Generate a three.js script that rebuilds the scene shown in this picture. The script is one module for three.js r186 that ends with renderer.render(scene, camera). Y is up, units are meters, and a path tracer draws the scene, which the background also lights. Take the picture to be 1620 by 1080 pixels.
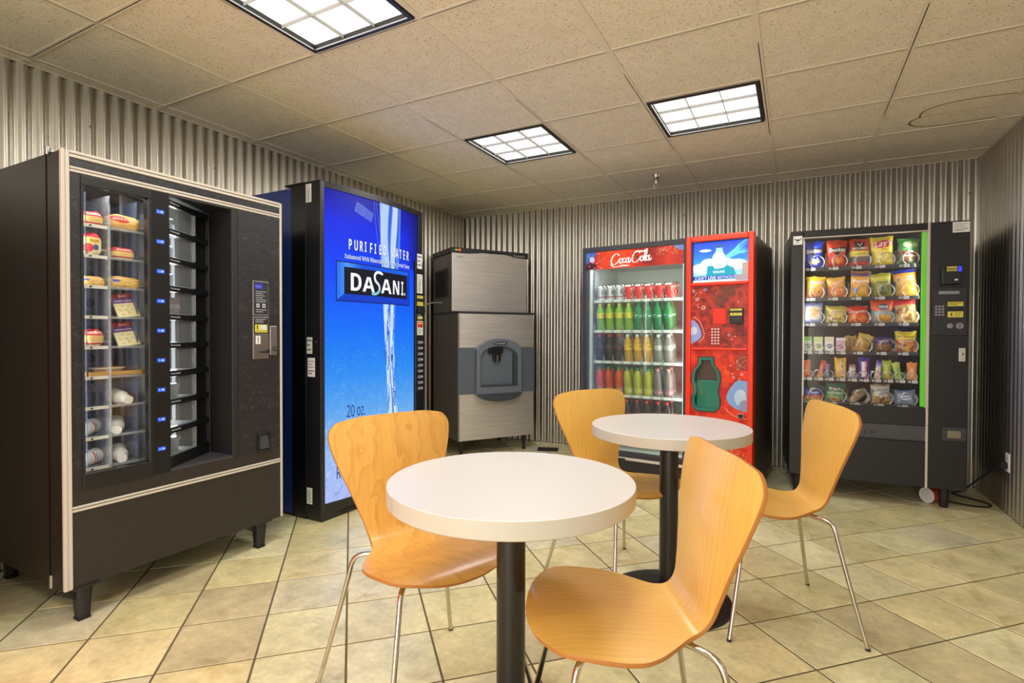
import * as THREE from 'three';
import { mergeGeometries } from 'three/addons/utils/BufferGeometryUtils.js';
import { RoundedBoxGeometry } from 'three/addons/geometries/RoundedBoxGeometry.js';
import { RectAreaLightUniformsLib } from 'three/addons/lights/RectAreaLightUniformsLib.js';
RectAreaLightUniformsLib.init();

// ---------------------------------------------------------------- camera, exposure, ceiling light strength
const scene = new THREE.Scene();
scene.background = new THREE.Color(0x050505);
const camera = new THREE.PerspectiveCamera(65.24, 1.5, 0.05, 60);
camera.position.set(0, 1.13, 0);
camera.rotation.order = 'YXZ';
camera.rotation.set(THREE.MathUtils.degToRad(-0.806), THREE.MathUtils.degToRad(27.99), THREE.MathUtils.degToRad(0.127));
const renderer = new THREE.WebGLRenderer({ antialias: true });
renderer.toneMapping = THREE.LinearToneMapping;
renderer.toneMappingExposure = 1.0;
renderer.shadowMap.enabled = true;
const TROFFER = 15.0;                                   // radiance of one ceiling troffer
const TROFFER_COLOR = new THREE.Color(1.0, 0.99, 0.945);
const LOBBY = 5.0;                                      // radiance of the glazed opening behind the camera
const ROOM = { x0: -3.31, x1: 1.19, z0: -5.09, z1: 2.3, h: 2.4286 };
const GRID = { x: -1.378, z: -1.782, s: 0.61 };         // one crossing of the ceiling grid

// ---------------------------------------------------------------- helpers
let seed = 12345;
const rnd = () => { seed = (seed + 0x6D2B79F5) | 0; let t = Math.imul(seed ^ (seed >>> 15), 1 | seed); t = (t + Math.imul(t ^ (t >>> 7), 61 | t)) ^ t; return ((t ^ (t >>> 14)) >>> 0) / 4294967296; };
const rr = (a, b) => a + (b - a) * rnd();
const PI = Math.PI, R = THREE.MathUtils.degToRad;
const V = (x, y, z) => new THREE.Vector3(x, y, z);
const V2 = (x, y) => new THREE.Vector2(x, y);
const place = (g, x = 0, y = 0, z = 0, rx = 0, ry = 0, rz = 0) => g.applyMatrix4(new THREE.Matrix4().compose(V(x, y, z), new THREE.Quaternion().setFromEuler(new THREE.Euler(rx, ry, rz, 'YXZ')), V(1, 1, 1)));
// a box by its extents, with rounded edges when r > 0
const bx = (x0, x1, y0, y1, z0, z1, r = 0) => { const w = x1 - x0, h = y1 - y0, d = z1 - z0; return place(r ? new RoundedBoxGeometry(w, h, d, 2, Math.min(r, w / 2.05, h / 2.05, d / 2.05)) : new THREE.BoxGeometry(w, h, d), (x0 + x1) / 2, (y0 + y1) / 2, (z0 + z1) / 2); };
const cyl = (r0, r1, len, x, y, z, rx = 0, ry = 0, rz = 0, seg = 20) => place(new THREE.CylinderGeometry(r1, r0, len, seg), x, y, z, rx, ry, rz);
const tube = (pts, r, seg = 40, rad = 8, closed = false) => new THREE.TubeGeometry(new THREE.CatmullRomCurve3(pts.map((p) => V(...p)), closed, 'centripetal'), seg, r, rad, closed);
const lathe = (pts, seg = 24) => new THREE.LatheGeometry(pts.map((p) => V2(...p)), seg);
const extrude = (shape, depth, bevel = 0, curve = 12) => new THREE.ExtrudeGeometry(shape, bevel ? { depth: depth - 2 * bevel, bevelEnabled: true, bevelThickness: bevel, bevelSize: bevel, bevelOffset: -bevel, bevelSegments: 2, curveSegments: curve } : { depth, bevelEnabled: false, curveSegments: curve });
function roundRect(x0, y0, x1, y1, r) { const s = new THREE.Shape(); s.moveTo(x0 + r, y0); s.lineTo(x1 - r, y0); s.absarc(x1 - r, y0 + r, r, -PI / 2, 0); s.lineTo(x1, y1 - r); s.absarc(x1 - r, y1 - r, r, 0, PI / 2); s.lineTo(x0 + r, y1); s.absarc(x0 + r, y1 - r, r, PI / 2, PI); s.lineTo(x0, y0 + r); s.absarc(x0 + r, y0 + r, r, PI, 1.5 * PI); return s; }
const poly = (pts) => { const s = new THREE.Shape(); pts.forEach((p, i) => (i ? s.lineTo(...p) : s.moveTo(...p))); return s; };
function clean(g) { let q = g.index ? g.toNonIndexed() : g; for (const k of Object.keys(q.attributes)) if (!['position', 'normal', 'uv'].includes(k)) q.deleteAttribute(k); if (!q.attributes.normal) q.computeVertexNormals(); if (!q.attributes.uv) q.setAttribute('uv', new THREE.BufferAttribute(new Float32Array(q.attributes.position.count * 2), 2)); q.clearGroups(); q.morphAttributes = {}; return q; }
const merge = (list) => (list.length === 1 ? list[0] : mergeGeometries(list.map(clean), false));
// texture coordinates in metres, projected along the axis each face points to
function metres(g, k = 1, ox = 0, oy = 0) {
  g = g.index ? g.toNonIndexed() : g; const p = g.attributes.position, n = g.attributes.normal, uv = new Float32Array(p.count * 2);
  for (let i = 0; i < p.count; i++) { const a = Math.abs(n.getX(i)), b = Math.abs(n.getY(i)), c = Math.abs(n.getZ(i)); let u, v; if (a >= b && a >= c) { u = p.getZ(i); v = p.getY(i); } else if (b >= c) { u = p.getX(i); v = p.getZ(i); } else { u = p.getX(i); v = p.getY(i); } uv[2 * i] = u * k + ox; uv[2 * i + 1] = v * k + oy; }
  g.setAttribute('uv', new THREE.BufferAttribute(uv, 2)); return g;
}
// stretch a flat geometry's uv over the rectangle x0..x1, y0..y1 (its local x and y) into an atlas window
function fitUV(g, x0, x1, y0, y1, w = [0, 0, 1, 1]) { g = clean(g); const p = g.attributes.position, uv = g.attributes.uv; for (let i = 0; i < p.count; i++) uv.setXY(i, w[0] + (w[2] - w[0]) * (p.getX(i) - x0) / (x1 - x0), w[1] + (w[3] - w[1]) * (p.getY(i) - y0) / (y1 - y0)); return g; }
const used = new Map();
const numbered = (name) => { const n = used.get(name) || 0; used.set(name, n + 1); return n ? name + '_' + String(n).padStart(3, '0') : name; };
function part(name, geoms, material, parent, label) { const m = new THREE.Mesh(merge(Array.isArray(geoms) ? geoms : [geoms]), material); m.name = name; m.castShadow = m.receiveShadow = true; if (label) m.userData.label = label; parent.add(m); return m; }
function tag(o, label, category, group) { o.userData.label = label; o.userData.category = category; if (group) o.userData.group = group; return o; }
function thing(name, label, category, [x, y, z] = [0, 0, 0], turn = 0, group) { const o = new THREE.Group(); o.name = numbered(name); o.position.set(x, y, z); o.rotation.y = turn; tag(o, label, category, group); scene.add(o); return o; }
function structure(name) { const o = new THREE.Group(); o.name = name; o.userData.kind = 'structure'; scene.add(o); return o; }
function copyOf(o, label) { const c = o.clone(); c.name = numbered(o.name.replace(/_\d{3}$/, '')); c.userData = { ...o.userData, label }; scene.add(c); return c; }
// a machine's frame: local x to the viewer's right along its front, y up, z out of its front
const inFrame = (f, u, y, z) => { const c = Math.cos(f.turn), s = Math.sin(f.turn); return [f.x + u * c + z * s, y, f.z - u * s + z * c]; };
function rectLight(parent, color, intensity, w, h, pos, target) { const l = new THREE.RectAreaLight(color, intensity, w, h); l.position.set(...pos); parent.add(l); parent.updateWorldMatrix(true, true); const t = V(...target); parent.localToWorld(t); l.lookAt(t); return l; }

// ---- noise and textures
const hash2 = (x, y, s) => { let h = Math.imul(x, 374761393) + Math.imul(y, 668265263) + Math.imul(s, 1442695041); h = Math.imul(h ^ (h >>> 13), 1274126177); return ((h ^ (h >>> 16)) >>> 0) / 4294967296; };
function vnoise(x, y, s, px = 0, py = 0) { const xi = Math.floor(x), yi = Math.floor(y), fx = x - xi, fy = y - yi, w = (n, p) => (p ? ((n % p) + p) % p : n); const a = hash2(w(xi, px), w(yi, py), s), b = hash2(w(xi + 1, px), w(yi, py), s), c = hash2(w(xi, px), w(yi + 1, py), s), d = hash2(w(xi + 1, px), w(yi + 1, py), s); const u = fx * fx * (3 - 2 * fx), v = fy * fy * (3 - 2 * fy); return a + (b - a) * u + (c - a) * v + (a - b - c + d) * u * v; }
function fbm(x, y, s, o = 4, px = 0, py = 0) { let r = 0, a = 0.5, t = 0; for (let i = 0; i < o; i++) { r += a * vnoise(x, y, s + i, px, py); t += a; a *= 0.5; x *= 2; y *= 2; px *= 2; py *= 2; } return r / t; }
function dataTex(w, h, fn, srgb = true) { const d = new Uint8Array(w * h * 4), o = [0, 0, 0]; for (let y = 0; y < h; y++) for (let x = 0; x < w; x++) { fn(x / w, y / h, o, x, y); const i = (y * w + x) * 4; d[i] = Math.max(0, Math.min(255, o[0])); d[i + 1] = Math.max(0, Math.min(255, o[1])); d[i + 2] = Math.max(0, Math.min(255, o[2])); d[i + 3] = 255; } const t = new THREE.DataTexture(d, w, h); t.magFilter = THREE.LinearFilter; t.minFilter = THREE.LinearMipmapLinearFilter; t.generateMipmaps = true; t.wrapS = t.wrapT = THREE.RepeatWrapping; if (srgb) t.colorSpace = THREE.SRGBColorSpace; t.needsUpdate = true; return t; }
function canvasTex(w, h, draw) { const c = document.createElement('canvas'); c.width = w; c.height = h; const g = c.getContext('2d'); draw(g, w, h); const t = new THREE.CanvasTexture(c); t.colorSpace = THREE.SRGBColorSpace; t.magFilter = THREE.LinearFilter; return t; }
const std = (o) => new THREE.MeshStandardMaterial(o), phys = (o) => new THREE.MeshPhysicalMaterial(o);
const lin = (r, g, b) => new THREE.Color().setRGB(r, g, b);

// ---- shared materials
const M = {
  black: std({ color: 0x17161a, roughness: 0.38 }),
  blackSatin: std({ color: 0x211f20, roughness: 0.5 }),
  blackPlastic: std({ color: 0x141416, roughness: 0.3 }),
  darkGrey: std({ color: 0x3a3a3d, roughness: 0.5 }),
  chrome: std({ color: 0xd8d4cc, roughness: 0.12, metalness: 1 }),
  steel: std({ color: 0xa9a6a2, roughness: 0.3, metalness: 1 }),
  alu: std({ color: 0xcfc9bd, roughness: 0.38, metalness: 0.55 }),
  trimWhite: std({ color: 0xc6bdb0, roughness: 0.45 }),
  rubber: std({ color: 0x1b1a1a, roughness: 0.8 }),
  white: std({ color: 0xe6e4df, roughness: 0.5 }),
  paper: std({ color: 0xdedcd4, roughness: 0.8 }),
  glass: phys({ color: 0xffffff, roughness: 0.0, transmission: 1, thickness: 0, ior: 1.45 }),
  clear: phys({ color: 0xf2f6f8, roughness: 0.08, transmission: 0.86, thickness: 0, ior: 1.45 }),
};
// ---------------------------------------------------------------- floor: diagonal stone tiles in dark grout
{
  const floor = structure('floor');
  part('grout', bx(ROOM.x0 - 0.15, ROOM.x1 + 0.15, -0.12, -0.0025, ROOM.z0 - 0.15, ROOM.z1 + 0.15), std({ color: 0x61573f, roughness: 0.95 }), floor);
  const stone = (base, vein, s) => dataTex(1024, 1024, (u, v, o) => {
    const a = fbm(u * 5, v * 5, s, 5, 5, 5), b = fbm(u * 14 + a * 3, v * 22, s + 20, 4), c = fbm(u * 60, v * 60, s + 40, 2), d = Math.max(0, fbm(u * 9, v * 9 + a * 2, s + 60, 4) - 0.58) * 2.6;
    const k = 0.86 + 0.2 * a + 0.13 * (b - 0.5) + 0.1 * (c - 0.5);
    for (let i = 0; i < 3; i++) o[i] = (base[i] * (1 - d) + vein[i] * d) * k;
  });
  const t1 = stone([238, 230, 182], [208, 190, 134], 1), t2 = stone([220, 211, 174], [190, 178, 144], 7);
  const bump = dataTex(512, 512, (u, v, o) => { o[0] = o[1] = o[2] = 255 * (0.6 * fbm(u * 10, v * 10, 91, 4, 10, 10) + 0.4 * fbm(u * 70, v * 70, 95, 2, 70, 70)); }, false);
  const mats = [[t1, 0xffffff], [t1, 0xfbf4ea], [t2, 0xffffff], [t1, 0xf3efe2], [t2, 0xf2ece0]].map(([t, c]) => std({ map: t, color: c, roughness: 0.36, bumpMap: bump, bumpScale: 0.0012 }));
  const pitch = 0.3043, half = (pitch - 0.0075) / 2, an = R(44.78), e1 = [Math.cos(an), -Math.sin(an)], e2 = [-Math.sin(an), -Math.cos(an)], O = [0.0729, -2.0601];
  // a tile as a slab with a small bevel round its top, from its outline (x, z counted round)
  function slab(pts, ox, oy) {
    const n = pts.length, cx = pts.reduce((a, p) => a + p[0], 0) / n, cz = pts.reduce((a, p) => a + p[1], 0) / n, pos = [], uv = [];
    const inn = pts.map(([x, z]) => { const d = Math.hypot(x - cx, z - cz), k = Math.max(0, 1 - 0.003 / d); return [cx + (x - cx) * k, cz + (z - cz) * k]; });
    const put = (x, y, z) => { pos.push(x, y, z); uv.push(x * 1.1 + ox, z * 1.1 + oy); };
    for (let i = 0; i < n; i++) { const j = (i + 1) % n; put(cx, 0, cz); put(...[inn[i][0], 0, inn[i][1]]); put(inn[j][0], 0, inn[j][1]);
      for (const [a, ya, b, yb] of [[inn, 0, pts, -0.0015], [pts, -0.0015, pts, -0.008]]) { put(a[i][0], ya, a[i][1]); put(b[i][0], yb, b[i][1]); put(b[j][0], yb, b[j][1]); put(a[i][0], ya, a[i][1]); put(b[j][0], yb, b[j][1]); put(a[j][0], ya, a[j][1]); } }
    const g = new THREE.BufferGeometry(); g.setAttribute('position', new THREE.Float32BufferAttribute(pos, 3)); g.setAttribute('uv', new THREE.Float32BufferAttribute(uv, 2)); g.computeVertexNormals(); return g;
  }
  const clip = (pts, f) => { const out = []; pts.forEach((p, i) => { const q = pts[(i + 1) % pts.length], a = f(p), b = f(q); if (a >= 0) out.push(p); if ((a < 0) !== (b < 0)) { const t = a / (a - b); out.push([p[0] + (q[0] - p[0]) * t, p[1] + (q[1] - p[1]) * t]); } }); return out; };
  const square = [[-1, -1], [1, -1], [1, 1], [-1, 1]].map(([a, b]) => [half * (a * e1[0] + b * e2[0]), half * (a * e1[1] + b * e2[1])]);
  const area2 = (p) => p.reduce((a, q, i) => { const r = p[(i + 1) % p.length]; return a + q[0] * r[1] - r[0] * q[1]; }, 0);
  if (area2(square) > 0) square.reverse();
  const whole = [0, 1, 2, 3, 4, 5, 6, 7].map((k) => slab(square, 0.37 * k, 0.61 * k));
  const seen = [], rest = [];
  for (let a = -30; a <= 30; a++) for (let b = -30; b <= 30; b++) {
    const c = [O[0] + pitch * ((a + 0.5) * e1[0] + (b + 0.5) * e2[0]), O[1] + pitch * ((a + 0.5) * e1[1] + (b + 0.5) * e2[1])];
    if (c[0] < ROOM.x0 - 0.25 || c[0] > ROOM.x1 + 0.25 || c[1] < ROOM.z0 - 0.25 || c[1] > ROOM.z1 + 0.25) continue;
    const k = Math.floor(hash2(a, b, 5) * 8), mi = hash2(a, b, 9) < 0.26 ? (hash2(a, b, 3) < 0.5 ? 2 : 4) : [0, 1, 3][Math.floor(hash2(a, b, 4) * 3)];
    let full = true, pts = square.map((p) => [p[0] + c[0], p[1] + c[1]]);
    for (const f of [(p) => p[0] - ROOM.x0, (p) => ROOM.x1 - p[0], (p) => p[1] - ROOM.z0, (p) => ROOM.z1 - p[1]]) { if (pts.some((p) => f(p) < 0)) full = false; pts = clip(pts, f); if (pts.length < 3) break; }
    if (pts.length < 3 || Math.abs(area2(pts)) < 0.001) continue;
    (c[1] < -0.6 ? seen : rest).push({ c, k, mi, full, pts, tilt: [rr(-0.0012, 0.0012), rr(-0.0012, 0.0012)] });
  }
  seen.sort((p, q) => Math.hypot(...p.c) - Math.hypot(...q.c));
  rest.push(...seen.splice(296));
  const local = (t) => slab(t.pts.map((p) => [p[0] - t.c[0], p[1] - t.c[1]]), 0.37 * t.k, 0.61 * t.k);
  for (const t of seen) { const m = part('tile', t.full ? whole[t.k] : local(t), mats[t.mi], floor); m.position.set(t.c[0], 0, t.c[1]); m.rotation.set(t.tilt[0], 0, t.tilt[1]); }
  const m = part('tile', rest.map((t) => place(t.full ? whole[t.k].clone() : local(t), t.c[0], 0, t.c[1])), mats[0], floor); m.userData.kind = 'stuff';
}

// ---------------------------------------------------------------- corrugated steel walls
const PITCH = 0.068, AMP = 0.0095;
{
  const rough = dataTex(512, 512, (u, v, o) => { const k = 0.7 * fbm(u * 110, v * 2, 11, 2, 110, 2) + 0.3 * fbm(u * 6, v * 3, 17, 3, 6, 3); o[0] = o[1] = o[2] = 255 * (0.8 + 0.2 * k); }, false);
  const tone = dataTex(512, 512, (u, v, o) => { const k = 0.91 + 0.09 * fbm(u * 90, v * 2, 31, 2, 90, 2) + 0.06 * (fbm(u * 5, v * 4, 37, 3, 5, 4) - 0.5); o[0] = 211 * k; o[1] = 207 * k; o[2] = 197 * k; });
  const zinc = std({ map: tone, roughness: 0.37, roughnessMap: rough, metalness: 1 });
  const backing = std({ color: 0x4a4741, roughness: 0.95 });
  const screwMat = std({ color: 0x9a958c, roughness: 0.35, metalness: 1 });
  function sheet(s0, s1, y0, y1, lap) {
    const n = Math.ceil((s1 - s0) / PITCH * 14), pos = [], nor = [], uv = [], idx = [];
    for (let i = 0; i <= n; i++) { const s = s0 + (s1 - s0) * i / n, ph = s / PITCH * 2 * PI, d = AMP * Math.sin(ph) + lap, dd = AMP * Math.cos(ph) * 2 * PI / PITCH, L = Math.hypot(1, dd); for (const y of [y0, y1]) { pos.push(s, y, d); nor.push(-dd / L, 0, 1 / L); uv.push(s, y); } if (i < n) { const k = 2 * i; idx.push(k, k + 2, k + 1, k + 1, k + 2, k + 3); } }
    const g = new THREE.BufferGeometry(); g.setAttribute('position', new THREE.Float32BufferAttribute(pos, 3)); g.setAttribute('normal', new THREE.Float32BufferAttribute(nor, 3)); g.setAttribute('uv', new THREE.Float32BufferAttribute(uv, 2)); g.setIndex(idx); return g;
  }
  const screw = merge([place(new THREE.SphereGeometry(0.0045, 8, 5, 0, 2 * PI, 0, PI / 2), 0, 0, 0, PI / 2, 0, 0), cyl(0.008, 0.008, 0.0015, 0, 0, 0.0005, PI / 2, 0, 0, 10)]);
  function wall(name, x, z, turn, length, th = 0.1) {       // local x along the wall, z into the room, from its left end seen from inside
    const w = structure(name); w.position.set(x, 0, z); w.rotation.y = turn;
    part('wall_core', bx(-th, length + th, -0.1, ROOM.h + 0.35, -th - AMP, -AMP - 0.002), backing, w);
    const step = PITCH * 10; let k = 0;
    for (let s = 0; s < length - 1e-6; s += step, k++) part('sheet', sheet(s, Math.min(length, s + step + PITCH / 2), 0.004, ROOM.h + 0.006, (k % 2) * 0.0012), zinc, w);
    for (let s = PITCH * 5.25; s < length; s += PITCH * 10) for (const y of [0.42, 1.32, 2.2]) { const m = part('screw', screw, screwMat, w); m.position.set(s, y + rr(-0.03, 0.03), AMP + 0.0022); }
    return w;
  }
  wall('wall_left', ROOM.x0, ROOM.z1, PI / 2, ROOM.z1 - ROOM.z0);
  wall('wall_back', ROOM.x0, ROOM.z0, 0, ROOM.x1 - ROOM.x0);
  wall('wall_right', ROOM.x1, ROOM.z0, -PI / 2, ROOM.z1 - ROOM.z0);
  // the wall behind the camera: plain plaster with a wide glazed opening to the bright lobby
  const wf = structure('wall_front'), plaster = std({ color: 0xd8d2c6, roughness: 0.85 }), W = { x0: -1.5, x1: 0.95, y0: 0.1, y1: 2.15 };
  part('wall_core', [bx(ROOM.x0 - 0.1, W.x0, -0.1, ROOM.h + 0.35, ROOM.z1, ROOM.z1 + 0.12), bx(W.x1, ROOM.x1 + 0.1, -0.1, ROOM.h + 0.35, ROOM.z1, ROOM.z1 + 0.12), bx(W.x0, W.x1, -0.1, W.y0, ROOM.z1, ROOM.z1 + 0.12), bx(W.x0, W.x1, W.y1, ROOM.h + 0.35, ROOM.z1, ROOM.z1 + 0.12)], plaster, wf);
  const win = structure('window_1'), fm = std({ color: 0x8c8a86, roughness: 0.4, metalness: 0.6 }), zc = ROOM.z1 + 0.06, mid = (W.x0 + W.x1) / 2;
  for (const [a, b] of [[W.x0, W.x0 + 0.05], [mid - 0.025, mid + 0.025], [W.x1 - 0.05, W.x1]]) part('window_frame', bx(a, b, W.y0, W.y1, zc - 0.03, zc + 0.03), fm, win);
  for (const [a, b] of [[W.y0, W.y0 + 0.05], [W.y1 - 0.05, W.y1]]) part('window_frame', bx(W.x0, W.x1, a, b, zc - 0.03, zc + 0.03), fm, win);
  part('window_light', bx(W.x0 + 0.02, W.x1 - 0.02, W.y0 + 0.02, W.y1 - 0.02, zc, zc + 0.008), std({ color: 0xbfc4c8, emissive: lin(1, 0.99, 0.96), emissiveIntensity: 1.1, roughness: 0.3 }), win, 'bright frosted glazing');
  rectLight(win, lin(1, 0.985, 0.95), LOBBY, W.x1 - W.x0 - 0.1, W.y1 - W.y0 - 0.1, [mid, (W.y0 + W.y1) / 2, zc - 0.006], [mid, (W.y0 + W.y1) / 2, 0]);
}

// ---------------------------------------------------------------- ceiling: acoustic tiles in a metal grid, troffers, sprinkler
{
  const ceil = structure('ceiling');
  part('slab', bx(ROOM.x0 - 0.2, ROOM.x1 + 0.2, ROOM.h + 0.3, ROOM.h + 0.42, ROOM.z0 - 0.2, ROOM.z1 + 0.2), std({ color: 0x6b665e, roughness: 0.95 }), ceil);
  const face = (stain) => canvasTex(1024, 1024, (g, w, h) => {
    g.fillStyle = '#eee3cc'; g.fillRect(0, 0, w, h); seed = stain ? 99 : 77;
    for (let i = 0; i < 420; i++) { g.fillStyle = `rgba(${rnd() < 0.5 ? '255,246,226' : '150,132,104'},${0.035 * rnd()})`; g.beginPath(); g.ellipse(rnd() * w, rnd() * h, 20 + 90 * rnd(), 15 + 50 * rnd(), rnd() * 3, 0, 7); g.fill(); }
    for (let i = 0; i < 3400; i++) { g.fillStyle = `rgba(116,98,72,${0.2 + 0.42 * rnd()})`; const r = 1.2 + 3.4 * rnd() * rnd(); g.beginPath(); g.ellipse(rnd() * w, rnd() * h, r * (1 + 1.4 * rnd()), r, rnd() * 3, 0, 7); g.fill(); }
    if (stain) {
      g.lineWidth = 20; g.strokeStyle = 'rgba(118,102,30,0.85)'; g.fillStyle = 'rgba(176,156,84,0.1)';
      g.beginPath(); g.moveTo(w, 60); g.bezierCurveTo(700, 40, 440, 20, 330, 130); g.bezierCurveTo(230, 230, 250, 330, 330, 390); g.bezierCurveTo(300, 520, 330, 640, 520, 690); g.bezierCurveTo(700, 730, 860, 690, w, 660); g.lineTo(w, 60); g.fill(); g.stroke();
      g.lineWidth = 8; g.strokeStyle = 'rgba(118,102,30,0.5)'; g.beginPath(); g.moveTo(330, 390); g.bezierCurveTo(520, 420, 760, 380, w, 400); g.stroke();
      g.lineWidth = 30; g.strokeStyle = 'rgba(130,114,44,0.28)'; g.beginPath(); g.moveTo(w, 60); g.bezierCurveTo(700, 40, 440, 20, 330, 130); g.bezierCurveTo(230, 230, 250, 330, 330, 390); g.stroke();
    }
  });
  const bump = canvasTex(512, 512, (g, w, h) => { g.fillStyle = '#fff'; g.fillRect(0, 0, w, h); seed = 31; for (let i = 0; i < 2600; i++) { g.fillStyle = `rgba(0,0,0,${0.3 + 0.6 * rnd()})`; const r = 0.6 + 1.9 * rnd() * rnd(); g.beginPath(); g.arc(rnd() * w, rnd() * h, r, 0, 7); g.fill(); } });
  bump.colorSpace = THREE.NoColorSpace;
  const tileMat = std({ map: face(false), bumpMap: bump, bumpScale: 0.0012, roughness: 0.95 }), stainMat = std({ map: face(true), bumpMap: bump, bumpScale: 0.0012, roughness: 0.95 });
  const barMat = std({ color: 0xe6dcc6, roughness: 0.6 });
  seed = 4242;
  const troffers = new Set(['-1,-1', '-1,2', '1,2', '1,-1', '-1,-4', '1,-4']);
  const geo = (w, d, r) => { const g = clean(bx(-w / 2, w / 2, 0, 0.016, -d / 2, d / 2)), p = g.attributes.position, uv = g.attributes.uv; for (let i = 0; i < p.count; i++) { let a = p.getX(i) / 0.61 + 0.5, b = p.getZ(i) / 0.61 + 0.5; if (r & 1) a = 1 - a; if (r & 2) b = 1 - b; if (r & 4) [a, b] = [b, a]; uv.setXY(i, a, 1 - b); } return g; };
  const full = [0, 1, 2, 3, 4, 5, 6, 7].map((r) => geo(0.604, 0.604, r));
  for (let i = -4; i <= 4; i++) for (let j = -7; j <= 5; j++) {           // the tile between grid lines i, i + 1 and j, j + 1
    if (troffers.has(i + ',' + j)) continue;
    const x0 = Math.max(ROOM.x0, GRID.x + i * GRID.s), x1 = Math.min(ROOM.x1, GRID.x + (i + 1) * GRID.s), z1 = Math.min(ROOM.z1, GRID.z - j * GRID.s), z0 = Math.max(ROOM.z0, GRID.z - (j + 1) * GRID.s);
    if (x1 - x0 < 0.01 || z1 - z0 < 0.01) continue;
    const whole = x1 - x0 > 0.6 && z1 - z0 > 0.6, stain = i === 3 && j === 3;
    const m = part('ceiling_tile', stain ? geo(x1 - x0 - 0.006, z1 - z0 - 0.006, 0) : whole ? full[Math.floor(rnd() * 8)] : geo(x1 - x0 - 0.004, z1 - z0 - 0.004, 0), stain ? stainMat : tileMat, ceil, stain ? 'ceiling tile with a brown water stain' : undefined);
    m.position.set((x0 + x1) / 2, ROOM.h + 0.0045 + rr(0, 0.002), (z0 + z1) / 2); m.rotation.set(rr(-0.002, 0.002), 0, rr(-0.002, 0.002));
  }
  const bar = (x0, x1, z0, z1) => part('grid_bar', [bx(x0, x1, ROOM.h, ROOM.h + 0.004, z0, z1), bx((x1 - x0 < 0.1 ? (x0 + x1) / 2 - 0.002 : x0), (x1 - x0 < 0.1 ? (x0 + x1) / 2 + 0.002 : x1), ROOM.h, ROOM.h + 0.035, (x1 - x0 < 0.1 ? z0 : (z0 + z1) / 2 - 0.002), (x1 - x0 < 0.1 ? z1 : (z0 + z1) / 2 + 0.002))], barMat, ceil);
  for (let i = -3; i <= 4; i++) { const x = GRID.x + i * GRID.s; bar(x - 0.013, x + 0.013, ROOM.z0, ROOM.z1); }
  for (let j = -6; j <= 5; j++) { const z = GRID.z - j * GRID.s; for (let i = -4; i <= 4; i++) { const a = Math.max(ROOM.x0, GRID.x + i * GRID.s + 0.013), b = Math.min(ROOM.x1, GRID.x + (i + 1) * GRID.s - 0.013); if (b - a > 0.02) bar(a, b, z - 0.012, z + 0.012); } }
  for (const [x0, x1, z0, z1] of [[ROOM.x0 + 0.001, ROOM.x0 + 0.022, ROOM.z0, ROOM.z1], [ROOM.x1 - 0.022, ROOM.x1 - 0.001, ROOM.z0, ROOM.z1], [ROOM.x0, ROOM.x1, ROOM.z0 + 0.001, ROOM.z0 + 0.022], [ROOM.x0, ROOM.x1, ROOM.z1 - 0.022, ROOM.z1 - 0.001]]) part('wall_angle', bx(x0, x1, ROOM.h + 0.0005, ROOM.h + 0.0035, z0, z1), barMat, ceil);

  // one troffer: dark frame, glowing tray, a lattice of white blades in three by three cells
  const glow = std({ color: 0xf4f4ee, emissive: lin(0.97, 1, 0.98), emissiveIntensity: 1.0, roughness: 0.6 });
  const blade = std({ color: 0xb4b4b0, roughness: 0.5 });
  const frameMat = std({ color: 0x2a2826, roughness: 0.45 });
  const names = { '-1,-1': 'large troffer light at the top edge of the photo, nearest the tall dark snack cabinet', '-1,2': 'square ceiling troffer light furthest left of the two in front of the back wall', '1,2': 'square ceiling troffer light on the right, nearest the sprinkler head', '1,-1': 'ceiling troffer light over the near right side of the room', '-1,-4': 'ceiling troffer light over the left half behind the camera', '1,-4': 'ceiling troffer light over the right half behind the camera' };
  for (const key of troffers) {
    const [i, j] = key.split(',').map(Number), x = GRID.x + (i + 0.5) * GRID.s, z = GRID.z - (j + 0.5) * GRID.s, h = 0.287, o = 0.268;
    const t = thing('ceiling_light', names[key], 'ceiling light', [x, ROOM.h, z], 0, 'ceiling troffer lights');
    part('frame', [bx(-h, h, -0.006, 0.05, -h, -o), bx(-h, h, -0.006, 0.05, o, h), bx(-h, -o, -0.006, 0.05, -o, o), bx(o, h, -0.006, 0.05, -o, o)], frameMat, t);
    part('light_tray', [bx(-o, o, 0.02, 0.026, -o, o)], glow, t);
    for (const s of [-o / 3, o / 3]) { part('louver_blade', bx(s - 0.0009, s + 0.0009, 0.004, 0.02, -o, o), blade, t); part('louver_blade', bx(-o, o, 0.004, 0.02, s - 0.0009, s + 0.0009), blade, t); }
    rectLight(t, TROFFER_COLOR, TROFFER, 0.53, 0.53, [0, 0.0015, 0], [0, -1, 0]);
  }
  // sprinkler head
  const s = thing('sprinkler_head', 'small chrome fire sprinkler head hanging from the ceiling tile', 'sprinkler', [-1.016, ROOM.h, -4.41]);
  part('escutcheon', place(lathe([[0.0001, 0], [0.034, 0], [0.034, -0.006], [0.026, -0.022], [0.022, -0.04], [0.0001, -0.04]], 24), 0, 0.004, 0), M.chrome, s);
  part('body', cyl(0.012, 0.015, 0.03, 0, -0.05, 0), M.chrome, s);
  part('frame_arm', [tube([[0.012, -0.062, 0], [0.017, -0.078, 0], [0.006, -0.1, 0]], 0.0028, 10, 6), tube([[-0.012, -0.062, 0], [-0.017, -0.078, 0], [-0.006, -0.1, 0]], 0.0028, 10, 6)], M.chrome, s);
  part('deflector', [cyl(0.02, 0.02, 0.002, 0, -0.103, 0), cyl(0.004, 0.004, 0.036, 0, -0.082, 0)], M.chrome, s);
}
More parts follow.
